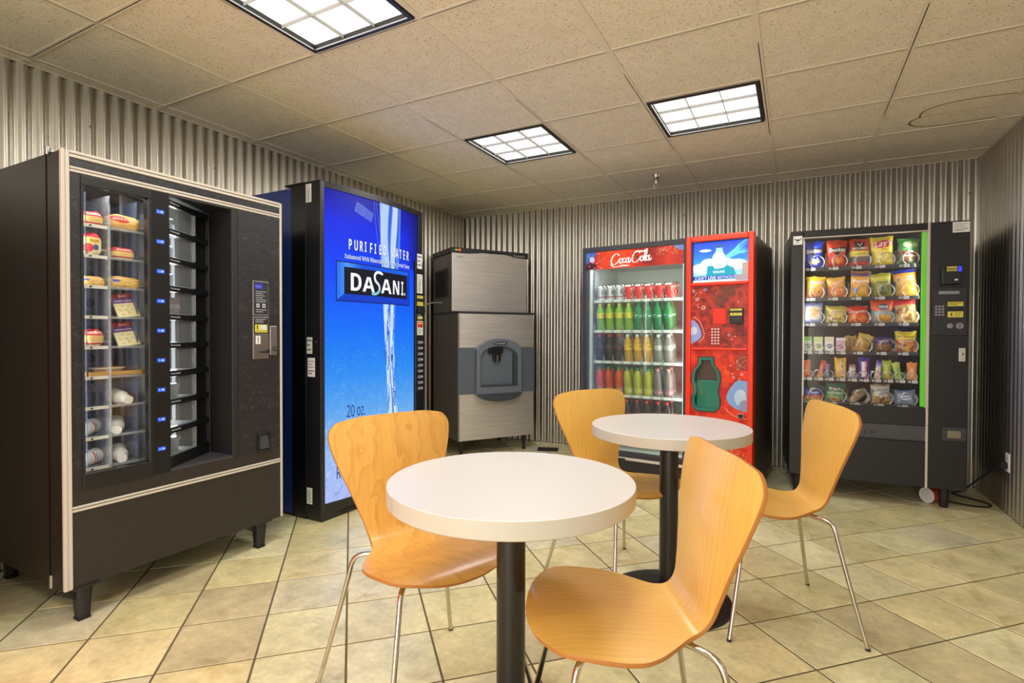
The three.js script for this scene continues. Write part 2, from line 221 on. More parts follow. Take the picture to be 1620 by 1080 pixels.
// ---------------------------------------------------------------- tables
{
  const laminate = std({ color: 0xcdcac8, roughness: 0.32 });
  const edge = std({ color: 0xc3bbae, roughness: 0.5 });
  const steelBlack = std({ color: 0x1d1a19, roughness: 0.3 });
  const top = 0.745, th = 0.044, r = 0.325;
  const t = thing('round_table', 'round white pedestal table in the foreground, nearest the camera', 'table', [-0.666, 0, -1.25], 0, 'white round cafe tables');
  part('tabletop', place(lathe([[0.0001, 0], [r - 0.002, 0], [r - 0.0003, -0.0016]], 96), 0, top, 0), laminate, t);
  part('edge_band', [place(lathe([[r - 0.0003, -0.0016], [r, -0.003], [r, -th + 0.003], [r - 0.002, -th], [0.0001, -th]], 96), 0, top, 0)], edge, t);
  part('edge_seam', bx(-0.0006, 0.0006, top - th + 0.002, top - 0.003, r - 0.001, r + 0.0003).rotateY(R(-2)), std({ color: 0x8f8676, roughness: 0.9 }), t);
  part('column', [cyl(0.0385, 0.0385, top - th - 0.03, 0, (top - th + 0.03) / 2, 0, 0, 0, 0, 40)], steelBlack, t);
  part('top_plate', [cyl(0.12, 0.12, 0.006, 0, top - th - 0.003, 0, 0, 0, 0, 32), bx(-0.15, 0.15, top - th - 0.012, top - th - 0.002, -0.02, 0.02), bx(-0.02, 0.02, top - th - 0.012, top - th - 0.002, -0.15, 0.15)], steelBlack, t);
  part('base', place(lathe([[0.0001, 0.05], [0.045, 0.05], [0.06, 0.036], [0.2, 0.022], [0.255, 0.014], [0.26, 0.004], [0.258, 0], [0.0001, 0]], 64), 0, 0, 0), std({ color: 0x191817, roughness: 0.42 }), t);
  t.rotation.y = R(-30);
  const c = copyOf(t, 'round white pedestal table further back, in front of the red drinks machine'); c.position.set(-0.471, 0, -2.315); c.rotation.y = R(140);
}

// ---------------------------------------------------------------- bent plywood chairs
{
  const wood = (base, dark, s, cathedral) => dataTex(512, 1024, (u, v, o) => {
    const warp = fbm(u * 3, v * 3.2, s, 4) * 1.0, rings = u * (cathedral ? 7 : 24) + warp * (cathedral ? 5.5 : 1.6) + v * (cathedral ? 1.6 : 0.3);
    const f = rings - Math.floor(rings), late = Math.pow(f, cathedral ? 3.2 : 2.0);
    const fine = fbm(u * 150, v * 7, s + 9, 3), pore = Math.max(0, fbm(u * 230, v * 16, s + 19, 2) - 0.62) * 1.6, broad = fbm(u * 2.5, v * 2, s + 29, 3);
    const k = Math.max(0, Math.min(1, (cathedral ? 0.28 : 0.15) * late + 0.3 * (fine - 0.35) + pore * 0.5 + 0.3 * (broad - 0.5)));
    for (let i = 0; i < 3; i++) o[i] = base[i] + (dark[i] - base[i]) * k;
  });
  const lacquer = (map) => phys({ map, roughness: 0.42, clearcoat: 0.45, clearcoatRoughness: 0.2 });
  const beech = lacquer(wood([226, 172, 86], [182, 114, 40], 3, true)), oak = lacquer(wood([230, 181, 88], [184, 126, 44], 53, false));
  const ply = dataTex(64, 128, (u, v, o) => { const l = Math.floor(v * 9), k = (l % 2 ? 0.82 : 1) * (0.93 + 0.1 * fbm(u * 8, v * 30, 5, 2)); o[0] = 196 * k; o[1] = 128 * k; o[2] = 58 * k; });
  const plyMat = std({ map: ply, roughness: 0.5 });
  // side profile (forward, up) from the front lip over the seat and the bend to the top of the back
  const prof = new THREE.CatmullRomCurve3([[0.252, 0.438], [0.226, 0.4515], [0.165, 0.459], [0.07, 0.4545], [-0.035, 0.4475], [-0.096, 0.4475], [-0.131, 0.459], [-0.152, 0.487], [-0.16, 0.53], [-0.17, 0.61], [-0.183, 0.71], [-0.202, 0.81], [-0.213, 0.855]].map(([x, y]) => V(x, y, 0)), false, 'centripetal');
  const L = prof.getLength(), TH = 0.0105;
  // half width along the shell
  const keys = [[0, 0.155], [0.04, 0.183], [0.1, 0.207], [0.2, 0.222], [0.29, 0.217], [0.35, 0.192], [0.41, 0.152], [0.44, 0.133], [0.48, 0.121], [0.53, 0.122], [0.6, 0.138], [0.7, 0.168], [0.8, 0.2], [0.9, 0.223], [1, 0.228]];
  function halfWidth(s) {
    let i = 0; while (i < keys.length - 2 && s > keys[i + 1][0]) i++;
    const p = (k) => keys[Math.max(0, Math.min(keys.length - 1, k))], [s1, w1] = p(i), [s2, w2] = p(i + 1), t = (s - s1) / (s2 - s1), m1 = (w2 - p(i - 1)[1]) / (s2 - p(i - 1)[0] || 1) * (s2 - s1), m2 = (p(i + 2)[1] - w1) / (p(i + 2)[0] - s1 || 1) * (s2 - s1);
    let w = (2 * t ** 3 - 3 * t * t + 1) * w1 + (t ** 3 - 2 * t * t + t) * m1 + (-2 * t ** 3 + 3 * t * t) * w2 + (t ** 3 - t * t) * m2;
    const df = s * L, dt = (1 - s) * L;                       // rounded front lip and top corners
    if (df < 0.1) { const q = 1 - df / 0.1; w *= Math.pow(Math.max(0, 1 - Math.pow(q, 2.6)), 1 / 2.2); }
    if (dt < 0.062) { const q = 1 - dt / 0.062; w = w - 0.062 * 1.25 * (1 - Math.sqrt(Math.max(0, 1 - q * q))); if (dt < 0.012) w *= Math.pow(Math.max(0, dt / 0.012), 0.16); }
    return Math.max(0.0005, w);
  }
  const N = 120, K = 28, ss = [];
  for (let i = 0; i <= N; i++) { const t = i / N; ss.push(t < 0.5 ? Math.pow(2 * t, 1.6) / 2 : 1 - Math.pow(2 - 2 * t, 1.6) / 2); }
  function point(s, t, off) {                                  // t across -1..1, off along the normal (up on the seat, forward on the back)
    const p = prof.getPointAt(s), d = prof.getTangentAt(s), w = halfWidth(s), z = t * w, n = V(d.y, -d.x, 0).multiplyScalar(-1);
    const back = THREE.MathUtils.smoothstep(s, 0.42, 0.62), seat = 1 - back, a = z / 0.22;
    const dish = back * 0.022 * a * a + seat * 0.006 * a * a * THREE.MathUtils.smoothstep(s, 0.08, 0.3);
    const e = Math.min(1, Math.abs(t));
    return V(p.x, p.y, z).addScaledVector(n, dish + off * (1 - 0.0 * e));
  }
  function surface(off, flip) {
    const pos = [], uv = [], idx = [];
    for (let i = 0; i <= N; i++) for (let k = 0; k <= K; k++) { const t = -1 + 2 * k / K, p = point(ss[i], t, off); pos.push(p.x, p.y, p.z); uv.push(0.5 + t * halfWidth(ss[i]) / 0.5, ss[i]); }
    for (let i = 0; i < N; i++) for (let k = 0; k < K; k++) { const a = i * (K + 1) + k, b = a + K + 1; flip ? idx.push(a, b, a + 1, b, b + 1, a + 1) : idx.push(a, a + 1, b, b, a + 1, b + 1); }
    const g = new THREE.BufferGeometry(); g.setAttribute('position', new THREE.Float32BufferAttribute(pos, 3)); g.setAttribute('uv', new THREE.Float32BufferAttribute(uv, 2)); g.setIndex(idx); g.computeVertexNormals(); return g;
  }
  function rim() {
    const path = []; for (let i = 0; i <= N; i++) path.push([ss[i], 1]); for (let i = N; i >= 0; i--) path.push([ss[i], -1]);
    const pos = [], uv = [], idx = [], n = path.length; let acc = 0, prev = null;
    const offs = [0, -TH * 0.14, -TH * 0.5, -TH * 0.86, -TH], out = [0, 0.0011, 0.0014, 0.0011, 0];
    for (let i = 0; i <= n; i++) { const [s, t] = path[i % n], q = point(s, t, 0); if (prev) acc += q.distanceTo(prev); prev = q; for (let k = 0; k < 5; k++) { const p = point(s, t, offs[k]); p.z += t * out[k]; if (s < 0.004) p.x += out[k]; if (s > 0.996) p.y += out[k]; pos.push(p.x, p.y, p.z); uv.push(acc * 6, -offs[k] / TH); } }
    for (let i = 0; i < n; i++) for (let k = 0; k < 4; k++) { const a = i * 5 + k, b = a + 5; idx.push(a, a + 1, b, b, a + 1, b + 1); }
    const g = new THREE.BufferGeometry(); g.setAttribute('position', new THREE.Float32BufferAttribute(pos, 3)); g.setAttribute('uv', new THREE.Float32BufferAttribute(uv, 2)); g.setIndex(idx); g.computeVertexNormals(); return g;
  }
  const topG = surface(0, false), botG = surface(-TH, true), rimG = rim();
  // chair frame: local x forward, z to the sitter's left of x ... legs splay to a 0.477 by 0.505 footprint
  const chrome = std({ color: 0xc9c4bb, roughness: 0.14, metalness: 1 }), glide = std({ color: 0x2b2826, roughness: 0.6 });
  const legs = [[1, 1], [1, -1], [-1, 1], [-1, -1]].map(([a, b]) => {
    const fx = a * 0.2385, fz = b * 0.2525, at = (k, y) => [fx * k, y, fz * k];
    return { tube: tube([at(0.16, 0.431), at(0.4, 0.43), at(0.56, 0.4275), at(0.635, 0.419), at(0.675, 0.398), at(0.70, 0.365), at(0.80, 0.24), at(0.9, 0.12), at(0.998, 0.006)], 0.0078, 60, 12), glide: place(new THREE.CylinderGeometry(0.0083, 0.0088, 0.009, 14), fx, 0.0045, fz) };
  });
  const plate = [bx(-0.075, 0.075, 0.4245, 0.437, -0.075, 0.075, 0.004)];
  function chair(label, [x, z], deg, mat) {
    const c = thing('plywood_chair', label, 'chair', [x, 0, z], R(-deg), 'bent plywood cafe chairs');   // deg: heading of the seat front, from +x towards +z
    const sh = part('seat_shell', topG, mat, c, 'bent plywood seat and back in one piece'); part('underside', botG, mat, sh); part('plywood_edge', rimG, plyMat, sh);
    part('seat_plate', plate, M.darkGrey, c);
    for (const l of legs) { const m = part('leg', l.tube, chrome, c); part('foot_glide', l.glide, glide, m); }
    return c;
  }
  chair('wavy-grained plywood chair behind the near table, in front of the blue machine', [-1.03, -1.352], 22.5, beech);
  chair('plywood chair in the foreground, seat under the right side of the near table', [-0.352, -1.287], 150.6, oak);
  chair('plywood chair behind the far white table, back turned towards the ice dispenser', [-0.711, -2.408], 30.7, oak);
  chair('plywood chair on the right of the far table, in front of the chip machine', [-0.075, -2.42], 158.9, oak);
}
// ---------------------------------------------------------------- shared label prints: one sheet of small flat prints
const PRINT = {};
{
  const W = 1024, H = 1024, cell = (name, x, y, w, h, draw) => { PRINT[name] = [x / W, 1 - (y + h) / H, (x + w) / W, 1 - y / H]; cells.push([x, y, w, h, draw]); }, cells = [];
  const lines = (g, x, y, w, n, gap, c) => { g.fillStyle = c; for (let i = 0; i < n; i++) g.fillRect(x, y + i * gap, w * (0.6 + 0.4 * hash2(i, Math.round(x), 3)), gap * 0.34); };
  cell('cardTop', 0, 0, 120, 190, (g) => { g.fillStyle = '#26272b'; g.fillRect(0, 0, 120, 190); g.fillStyle = '#2a35a8'; g.fillRect(6, 8, 70, 34); g.fillStyle = '#8890ff'; g.font = 'bold 15px sans-serif'; g.fillText('CREDIT', 12, 31); lines(g, 14, 54, 92, 6, 12, '#a9aab0'); g.fillStyle = '#d6d6d8'; g.fillRect(20, 128, 26, 22); g.fillRect(70, 128, 26, 22); g.fillStyle = '#26272b'; g.fillRect(26, 134, 14, 10); g.fillRect(76, 134, 14, 10); lines(g, 14, 162, 92, 2, 12, '#a9aab0'); });
  cell('billLabel', 130, 0, 120, 90, (g) => { g.fillStyle = '#1d1e20'; g.fillRect(0, 0, 120, 90); lines(g, 10, 6, 100, 3, 9, '#b9bac0'); g.fillStyle = '#d7c93a'; g.fillRect(8, 38, 104, 46); g.fillStyle = '#20201a'; g.fillRect(24, 44, 8, 24); g.beginPath(); g.moveTo(20, 52); g.lineTo(28, 40); g.lineTo(36, 52); g.fill(); g.fillStyle = '#c8d6de'; g.fillRect(52, 42, 52, 26); lines(g, 14, 74, 92, 1, 9, '#55511e'); });
  cell('instruction', 260, 0, 90, 180, (g) => { g.fillStyle = '#dcdad2'; g.fillRect(0, 0, 90, 180); lines(g, 10, 12, 70, 16, 10, '#77756f'); g.fillStyle = '#55534e'; g.fillRect(40, 60, 8, 110); });
  cell('barcode', 360, 0, 90, 130, (g) => { g.fillStyle = '#e4e2da'; g.fillRect(0, 0, 90, 130); g.fillStyle = '#33322e'; for (let i = 0; i < 12; i++) g.fillRect(40, 12 + i * 9, 8 + 26 * hash2(i, 3, 1), 4); g.fillRect(18, 14, 8, 100); });
  cell('notice', 460, 0, 180, 90, (g) => { g.fillStyle = '#e7e5e0'; g.fillRect(0, 0, 180, 90); lines(g, 14, 14, 150, 3, 14, '#9a9890'); lines(g, 14, 60, 150, 2, 12, '#3c3b38'); });
  cell('emblem', 650, 0, 100, 100, (g) => { g.fillStyle = '#e9e7e0'; g.fillRect(0, 0, 100, 100); g.fillStyle = '#1c2038'; g.beginPath(); g.moveTo(10, 20); g.quadraticCurveTo(40, 55, 50, 30); g.quadraticCurveTo(60, 55, 90, 20); g.quadraticCurveTo(85, 55, 50, 60); g.quadraticCurveTo(15, 55, 10, 20); g.fill(); lines(g, 16, 72, 68, 1, 18, '#55565c'); });
  cell('hazard', 760, 0, 120, 150, (g) => { g.fillStyle = '#d9d7cf'; g.fillRect(0, 0, 120, 150); g.fillStyle = '#d4322a'; g.fillRect(8, 8, 104, 62); g.fillStyle = '#f2d24a'; g.fillRect(22, 20, 76, 12); g.fillStyle = '#3b2a22'; g.fillRect(70, 44, 34, 20); lines(g, 12, 84, 96, 5, 12, '#6d6a64'); });
  cell('priceBlue', 0, 200, 90, 46, (g) => { g.fillStyle = '#0a3aa0'; g.fillRect(0, 0, 90, 46); g.fillStyle = '#1450d0'; g.fillRect(4, 4, 82, 38); g.fillStyle = '#dfe8ff'; g.font = 'bold 26px monospace'; g.textAlign = 'center'; g.fillText('1.50', 46, 32); });
  cell('openPosition', 100, 200, 210, 40, (g) => { g.fillStyle = '#101012'; g.fillRect(0, 0, 210, 40); g.fillStyle = '#e2e2e2'; g.beginPath(); g.moveTo(8, 8); g.lineTo(26, 8); g.lineTo(17, 32); g.fill(); g.font = 'bold 21px sans-serif'; g.fillText('OPEN POSITION', 36, 28); g.fillRect(204, 4, 4, 32); });
  cell('tagPair', 320, 200, 140, 40, (g) => { g.fillStyle = '#17171a'; g.fillRect(0, 0, 140, 40); g.fillStyle = '#b9b9ba'; g.fillRect(2, 8, 44, 24); g.fillStyle = '#e9e9ea'; g.fillRect(60, 4, 76, 32); lines(g, 8, 17, 30, 1, 16, '#55565a'); g.fillStyle = '#3c3d42'; for (let i = 0; i < 4; i++) g.fillRect(70 + i * 15, 12, 9, 16); });
  cell('serial', 470, 200, 120, 40, (g) => { g.fillStyle = '#d8d8d4'; g.fillRect(0, 0, 120, 40); lines(g, 8, 6, 104, 3, 11, '#66655f'); });
  cell('maker', 600, 200, 170, 40, (g) => { g.fillStyle = '#33343c'; g.fillRect(0, 0, 170, 40); g.strokeStyle = '#d5d6da'; g.lineWidth = 4; g.beginPath(); g.moveTo(8, 10); g.quadraticCurveTo(20, 4, 24, 16); g.quadraticCurveTo(22, 30, 30, 34); g.stroke(); g.fillStyle = '#d5d6da'; g.font = 'italic bold 24px sans-serif'; g.fillText('ice maker', 38, 30); });
  cell('keys', 0, 260, 150, 150, (g) => { g.fillStyle = '#232226'; g.fillRect(0, 0, 150, 150); g.font = 'bold 24px sans-serif'; g.textAlign = 'center'; g.fillStyle = '#d8d8da'; '1234567890*#'.split('').forEach((c, i) => g.fillText(c, 28 + (i % 3) * 47, 32 + Math.floor(i / 3) * 36)); });
  cell('acceptor', 160, 260, 150, 150, (g) => { g.fillStyle = '#1a1a1c'; g.fillRect(0, 0, 150, 150); g.fillStyle = '#d8c94a'; g.fillRect(4, 4, 142, 40); lines(g, 14, 12, 120, 2, 14, '#4f4a1c'); g.fillStyle = '#d8c94a'; g.fillRect(4, 92, 142, 54); g.fillStyle = '#33301a'; g.fillRect(34, 104, 10, 32); g.fillRect(28, 112, 22, 6); lines(g, 66, 102, 66, 3, 13, '#6f7a3c'); });
  cell('readerFace', 320, 260, 150, 70, (g) => { g.fillStyle = '#0f1014'; g.fillRect(0, 0, 150, 70); g.fillStyle = '#d6c75a'; g.fillRect(10, 6, 110, 18); g.fillRect(10, 34, 110, 26); g.fillStyle = '#3a3714'; for (let i = 0; i < 7; i++) g.fillRect(16 + i * 15, 40, 9, 14); });
  cell('buttonLabel', 480, 260, 60, 50, (g) => { g.fillStyle = '#2e3044'; g.fillRect(0, 0, 60, 50); g.fillStyle = '#9a8fa8'; g.fillRect(5, 6, 34, 38); g.fillStyle = '#4c5b9a'; g.fillRect(9, 22, 26, 12); g.fillStyle = '#e8e4da'; g.fillRect(44, 14, 11, 22); });
  cell('wrapRed', 0, 430, 160, 120, (g) => { g.fillStyle = '#e2cf9c'; g.fillRect(0, 0, 160, 120); g.fillStyle = '#c82a2c'; g.fillRect(0, 0, 160, 44); g.fillStyle = '#f3eee0'; g.font = 'italic bold 26px serif'; g.fillText('Sandwich', 22, 32); g.fillStyle = '#d8b56a'; g.fillRect(0, 44, 160, 40); g.fillStyle = '#c8342e'; g.fillRect(0, 92, 160, 12); });
  cell('wrapBun', 170, 430, 160, 120, (g) => { g.fillStyle = '#d9a85c'; g.fillRect(0, 0, 160, 120); g.fillStyle = '#e9c987'; for (let i = 0; i < 20; i++) g.fillRect(160 * hash2(i, 1, 1), 120 * hash2(i, 2, 1), 30, 8); g.fillStyle = '#c4382c'; g.beginPath(); g.ellipse(46, 40, 44, 26, 0.2, 0, 7); g.fill(); g.fillStyle = '#f6ead2'; g.font = 'italic bold 16px serif'; g.fillText('Hot & Fresh', 10, 44); });
  cell('wrapYellow', 340, 430, 160, 120, (g) => { g.fillStyle = '#e8d9a0'; g.fillRect(0, 0, 160, 120); g.fillStyle = '#cc2c34'; g.fillRect(0, 0, 160, 28); g.fillStyle = '#e6c94e'; g.fillRect(30, 32, 100, 22); g.fillStyle = '#8c2a24'; g.font = 'italic bold 20px serif'; g.fillText('Burger', 50, 50); g.fillStyle = '#2b3f9a'; g.beginPath(); g.ellipse(96, 76, 22, 15, 0, 0, 7); g.fill(); g.fillStyle = '#c93434'; g.beginPath(); g.ellipse(44, 80, 34, 22, 0, 0, 7); g.fill(); });
  cell('wrapSub', 510, 430, 160, 90, (g) => { g.fillStyle = '#dcb05e'; g.fillRect(0, 0, 160, 90); for (let i = 0; i < 26; i++) { g.fillStyle = hash2(i, 8, 1) < 0.5 ? '#ecc97c' : '#b98338'; g.fillRect(160 * hash2(i, 5, 1), 90 * hash2(i, 6, 1), 34, 5); } g.fillStyle = '#4b55b4'; g.fillRect(6, 24, 30, 20); });
  cell('lunchCard', 680, 430, 130, 180, (g) => { g.fillStyle = '#d8cb96'; g.fillRect(0, 0, 130, 180); g.fillStyle = '#b8302c'; g.fillRect(0, 0, 130, 34); g.fillStyle = '#5a2c7c'; g.fillRect(0, 34, 130, 40); g.fillStyle = '#f0ead8'; g.font = 'italic bold 20px serif'; g.fillText('Deli', 44, 26); g.font = 'bold 15px sans-serif'; g.fillText('Chicken Salad', 10, 60); g.fillStyle = '#bcae74'; for (let i = 0; i < 14; i++) g.fillRect(10 + 90 * hash2(i, 1, 2), 84 + 80 * hash2(i, 2, 2), 18, 9); });
  cell('milk', 0, 570, 200, 90, (g) => { g.fillStyle = '#e9e6dc'; g.fillRect(0, 0, 200, 90); g.fillStyle = '#c33632'; for (let k = 0; k < 2; k++) { g.fillRect(10 + 100 * k, 14, 70, 14); g.fillStyle = '#3a4a92'; g.fillRect(22 + 100 * k, 36, 46, 10); lines(g, 14 + 100 * k, 54, 60, 3, 9, '#8d8c94'); g.fillStyle = '#c33632'; } });
  const tex = canvasTex(W, H, (g) => { g.fillStyle = '#888'; g.fillRect(0, 0, W, H); for (const [x, y, w, h, d] of cells) { g.save(); g.translate(x, y); g.beginPath(); g.rect(0, 0, w, h); g.clip(); g.textAlign = 'left'; d(g); g.restore(); } });
  M.print = std({ map: tex, roughness: 0.5 });
  M.printLit = std({ map: tex, roughness: 0.5, emissive: 0xffffff, emissiveMap: tex, emissiveIntensity: 0.5 });
}
// a flat print as a thin plate on a front: rectangle x0..x1, y0..y1 at depth z
const printed = (name, x0, x1, y0, y1, z, th = 0.001) => { const g = clean(bx(x0, x1, y0, y1, z, z + th)); return fitUV(g, x0, x1, y0, y1, PRINT[name]); };

// ---------------------------------------------------------------- refrigerated food carousel cabinet on the left
const F1 = { x: -2.46, z: -0.99, turn: PI / 2 };
{
  const vinyl = dataTex(512, 512, (u, v, o) => { const a = fbm(u * 8, v * 8, 3, 4, 8, 8), b = Math.abs(fbm(u * 18 + a * 3, v * 18, 13, 3) - 0.5), k = 1 + 1.1 * Math.max(0, 0.05 - b) * 26 * a; o[0] = 33 * k; o[1] = 32 * k; o[2] = 35 * k; });
  const brown = dataTex(512, 512, (u, v, o) => { const k = 0.95 + 0.12 * fbm(u * 40, v * 40, 23, 3, 40, 40) + 0.05 * fbm(u * 5, v * 5, 29, 3, 5, 5); o[0] = 42 * k; o[1] = 37 * k; o[2] = 34 * k; });
  const marble = std({ map: vinyl, roughness: 0.42 }), panel = std({ map: brown, roughness: 0.46 }), side = std({ color: 0x211814, roughness: 0.34 }), edge = std({ color: 0x1c1b1c, roughness: 0.35 });
  const t = thing('food_vending_machine', 'tall black refrigerated food machine with a glass window and nine small doors', 'vending machine', [F1.x, 0, F1.z], F1.turn);
  const D = -0.80, top = 1.826, bot = 0.137, W = 0.975;
  // hollow cabinet
  part('cabinet', [bx(0, 0.02, bot, top, D, -0.128), bx(W - 0.02, W, bot, top, D, -0.128), bx(0.02, W - 0.02, top - 0.02, top, D, -0.128), bx(0.02, W - 0.02, bot, bot + 0.02, D, -0.128), bx(0.02, W - 0.02, bot + 0.02, top - 0.02, D, D + 0.02)], side, t);
  part('door_side', [bx(0, 0.018, bot, top, -0.115, -0.01), bx(W - 0.018, W, bot, top, -0.115, -0.01), bx(0.018, W - 0.018, top - 0.012, top, -0.115, -0.01)], side, t);
  for (const x of [0.022, W - 0.028]) part('door_gasket', bx(x, x + 0.006, bot + 0.01, top - 0.01, -0.128, -0.115), M.rubber, t);
  part('hinge', cyl(0.009, 0.009, 0.05, -0.004, 0.16, -0.1), M.steel, t); part('hinge', [cyl(0.009, 0.009, 0.03, -0.004, top + 0.008, -0.1), bx(-0.004, 0.05, top, top + 0.008, -0.13, -0.07)], M.steel, t);
  // aluminium mouldings
  const strip = (x0, x1, y0, y1, z0 = -0.012, z1 = 0.004) => bx(x0, x1, y0, y1, z0, z1, 0.003);
  part('trim_moulding', [strip(-0.004, 0.01, bot, top + 0.006), strip(0.0105, 0.024, bot, top + 0.003)], M.trimWhite, t);
  part('trim_moulding', [strip(W - 0.009, W + 0.004, bot, top + 0.004)], M.trimWhite, t);
  part('trim_moulding', [strip(0.024, W - 0.009, top - 0.006, top + 0.006), strip(0.024, W - 0.009, top - 0.021, top - 0.009)], M.trimWhite, t);
  part('trim_moulding', [strip(0.024, W - 0.009, 1.7625, 1.7715), strip(0.024, W - 0.009, 1.7495, 1.7595)], M.trimWhite, t);
  part('trim_moulding', [strip(0.024, W - 0.009, 0.4475, 0.4565), strip(0.024, W - 0.009, 0.4345, 0.4445)], M.trimWhite, t);
  part('header_panel', metres(bx(0.024, W - 0.009, 1.7715, top - 0.02, -0.03, -0.001), 2), marble, t);
  part('kick_panel', metres(bx(0.024, W - 0.009, bot, 0.4345, -0.03, -0.001), 2), panel, t);
  part('lower_band', metres(bx(0.024, W - 0.009, 0.4565, 0.514, -0.03, -0.001), 2), panel, t);
  part('stile', metres(bx(0.024, 0.06, 0.514, 1.7495, -0.05, -0.001), 2), marble, t);
  // window frame and glass
  part('window_frame', [bx(0.06, 0.318, 1.708, 1.747, -0.03, 0.005, 0.003), bx(0.06, 0.318, 0.514, 0.575, -0.03, 0.005, 0.003), bx(0.06, 0.068, 0.575, 1.708, -0.03, 0.005, 0.002), bx(0.302, 0.318, 0.575, 1.708, -0.03, 0.005, 0.003)], edge, t);
  part('bead', [bx(0.303, 0.306, 0.577, 1.706, 0.004, 0.0065), bx(0.068, 0.302, 0.574, 0.5765, 0.004, 0.0065)], M.darkGrey, t);
  part('window_glass', bx(0.066, 0.304, 0.573, 1.71, -0.016, -0.012), M.glass, t);
  // strip with the price displays
  const st = part('price_strip', bx(0.318, 0.392, 0.514, 1.7495, -0.05, 0.003, 0.002), M.blackPlastic, t);
  const blue = std({ color: 0x0c2c78, emissive: 0x1e63ff, emissiveIntensity: 0.35, roughness: 0.3 });
  for (let k = 0; k < 9; k++) part('price_display', printed('priceBlue', 0.336, 0.37, 1.651 - 0.1297 * k, 1.669 - 0.1297 * k, 0.003), M.printLit, st);
  // recess with nine sliding doors, set at a slant
  const A = [0.392, -0.006], B = [0.69, -0.183], an = Math.atan2(B[1] - A[1], B[0] - A[0]), len = Math.hypot(B[0] - A[0], B[1] - A[1]);
  const slant = new THREE.Group(); slant.name = 'door_column'; slant.position.set(A[0], 0, A[1]); slant.rotation.y = -an; t.add(slant);
  const clearDoor = phys({ color: 0xf4f7fa, roughness: 0.05, transmission: 0.93, thickness: 0, ior: 1.45 });
  for (let k = 0; k < 9; k++) {
    const y1 = 1.7 - 0.1275 * k, y0 = y1 - 0.1;                     // clear door below a dark rail
    part('door_rail', [bx(0, len - 0.012, y1, y1 + 0.0245, -0.02, 0.004)], M.blackPlastic, slant);
    part('rail_label', printed('openPosition', 0.004, 0.078, y1 + 0.006, y1 + 0.02, 0.004), M.print, slant);
    part('sliding_door', [bx(0.004, 0.205, y0, y1 - 0.002, -0.008, -0.005)], clearDoor, slant);
    part('door_lip', [bx(0.004, 0.205, y0 - 0.003, y0 + 0.001, -0.01, 0.002), bx(0.204, 0.212, y0, y1 - 0.003, -0.01, 0.006, 0.002)], M.clear, slant);
    part('side_cover', [bx(0.214, len - 0.014, y0 - 0.002, y1, -0.016, -0.011)], M.blackPlastic, slant);
  }
  part('door_rail', bx(0, len - 0.012, 0.514, 0.578, -0.02, 0.004), M.blackPlastic, slant);
  part('guide_post', bx(len - 0.014, len - 0.004, 0.52, 1.745, -0.01, 0.008, 0.003), M.blackSatin, slant);
  part('recess_wall', [bx(0.69, 0.722, 0.514, 1.7495, -0.19, -0.0005, 0.004)], M.blackSatin, t);
  part('recess_floor', extrude(poly([[0.392, 0.001], [0.69, 0.001], [0.69, -0.183]]), 0.012).rotateX(PI / 2).translate(0, 0.526, 0).scale(1, 1, 1), M.darkGrey, t);
  part('recess_ceiling', extrude(poly([[0.392, 0.001], [0.69, 0.001], [0.69, -0.183]]), 0.01).rotateX(PI / 2).translate(0, 1.7495, 0), M.blackSatin, t);
  // payment panel on the right
  part('payment_panel', metres(bx(0.722, W - 0.009, 0.514, 1.7495, -0.04, -0.001), 2), marble, t);
  const pay = part('card_reader', bx(0.801, 0.894, 1.222, 1.402, -0.002, 0.006, 0.002), M.steel, t); part('reader_print', printed('cardTop', 0.806, 0.889, 1.23, 1.395, 0.006), M.print, pay);
  const coin = part('coin_mechanism', bx(0.801, 0.894, 0.998, 1.218, -0.002, 0.006, 0.002), M.steel, t);
  part('bill_label', printed('billLabel', 0.806, 0.889, 1.13, 1.21, 0.006), M.print, coin);
  part('slot_plate', [bx(0.815, 0.842, 1.075, 1.118, 0.006, 0.009, 0.001)], M.paper, coin); part('coin_slot', bx(0.826, 0.829, 1.082, 1.112, 0.009, 0.0095), M.black, coin);
  part('return_lever', [bx(0.84, 0.888, 1.03, 1.038, 0.008, 0.018, 0.003), cyl(0.009, 0.009, 0.01, 0.878, 1.036, 0.01, PI / 2)], M.black, coin);
  const lock = part('lock_plate', bx(0.9, 0.944, 1.015, 1.17, -0.002, 0.008, 0.004), M.steel, t); part('key_barrel', cyl(0.009, 0.009, 0.01, 0.926, 1.05, 0.01, PI / 2), M.chrome, lock); part('lock_ring', place(new THREE.TorusGeometry(0.012, 0.002, 8, 24), 0.926, 1.05, 0.009), M.darkGrey, lock);
  const cup = part('coin_return', [bx(0.829, 0.9, 0.51, 0.52, -0.002, 0.01, 0.002), bx(0.829, 0.9, 0.605, 0.613, -0.002, 0.01, 0.002), bx(0.829, 0.836, 0.52, 0.605, -0.002, 0.01, 0.002), bx(0.893, 0.9, 0.52, 0.605, -0.002, 0.01, 0.002)], M.black, t); part('return_flap', place(bx(-0.027, 0.027, -0.036, 0.036, -0.002, 0.002, 0.002), 0.8645, 0.562, 0.004, R(-8)), M.darkGrey, cup);
  // tapered legs
  for (const [u, z] of [[0.066, -0.03], [0.864, -0.04], [0.09, -0.74], [0.875, -0.74]]) {
    const l = part('leg', [place(new THREE.CylinderGeometry(0.037, 0.026, 0.128, 4), u, 0.073, z, 0, PI / 4), bx(u - 0.05, u + 0.05, bot - 0.006, bot + 0.002, z - 0.04, z + 0.04)], M.blackSatin, t); part('foot', bx(u - 0.021, u + 0.021, 0, 0.01, z - 0.021, z + 0.021), M.rubber, l);
    part('gusset', extrude(poly([[0, 0], [-0.07, 0], [0, -0.05]]), 0.01).translate(u - 0.022, bot - 0.006, z - 0.005), M.blackSatin, l);
  }
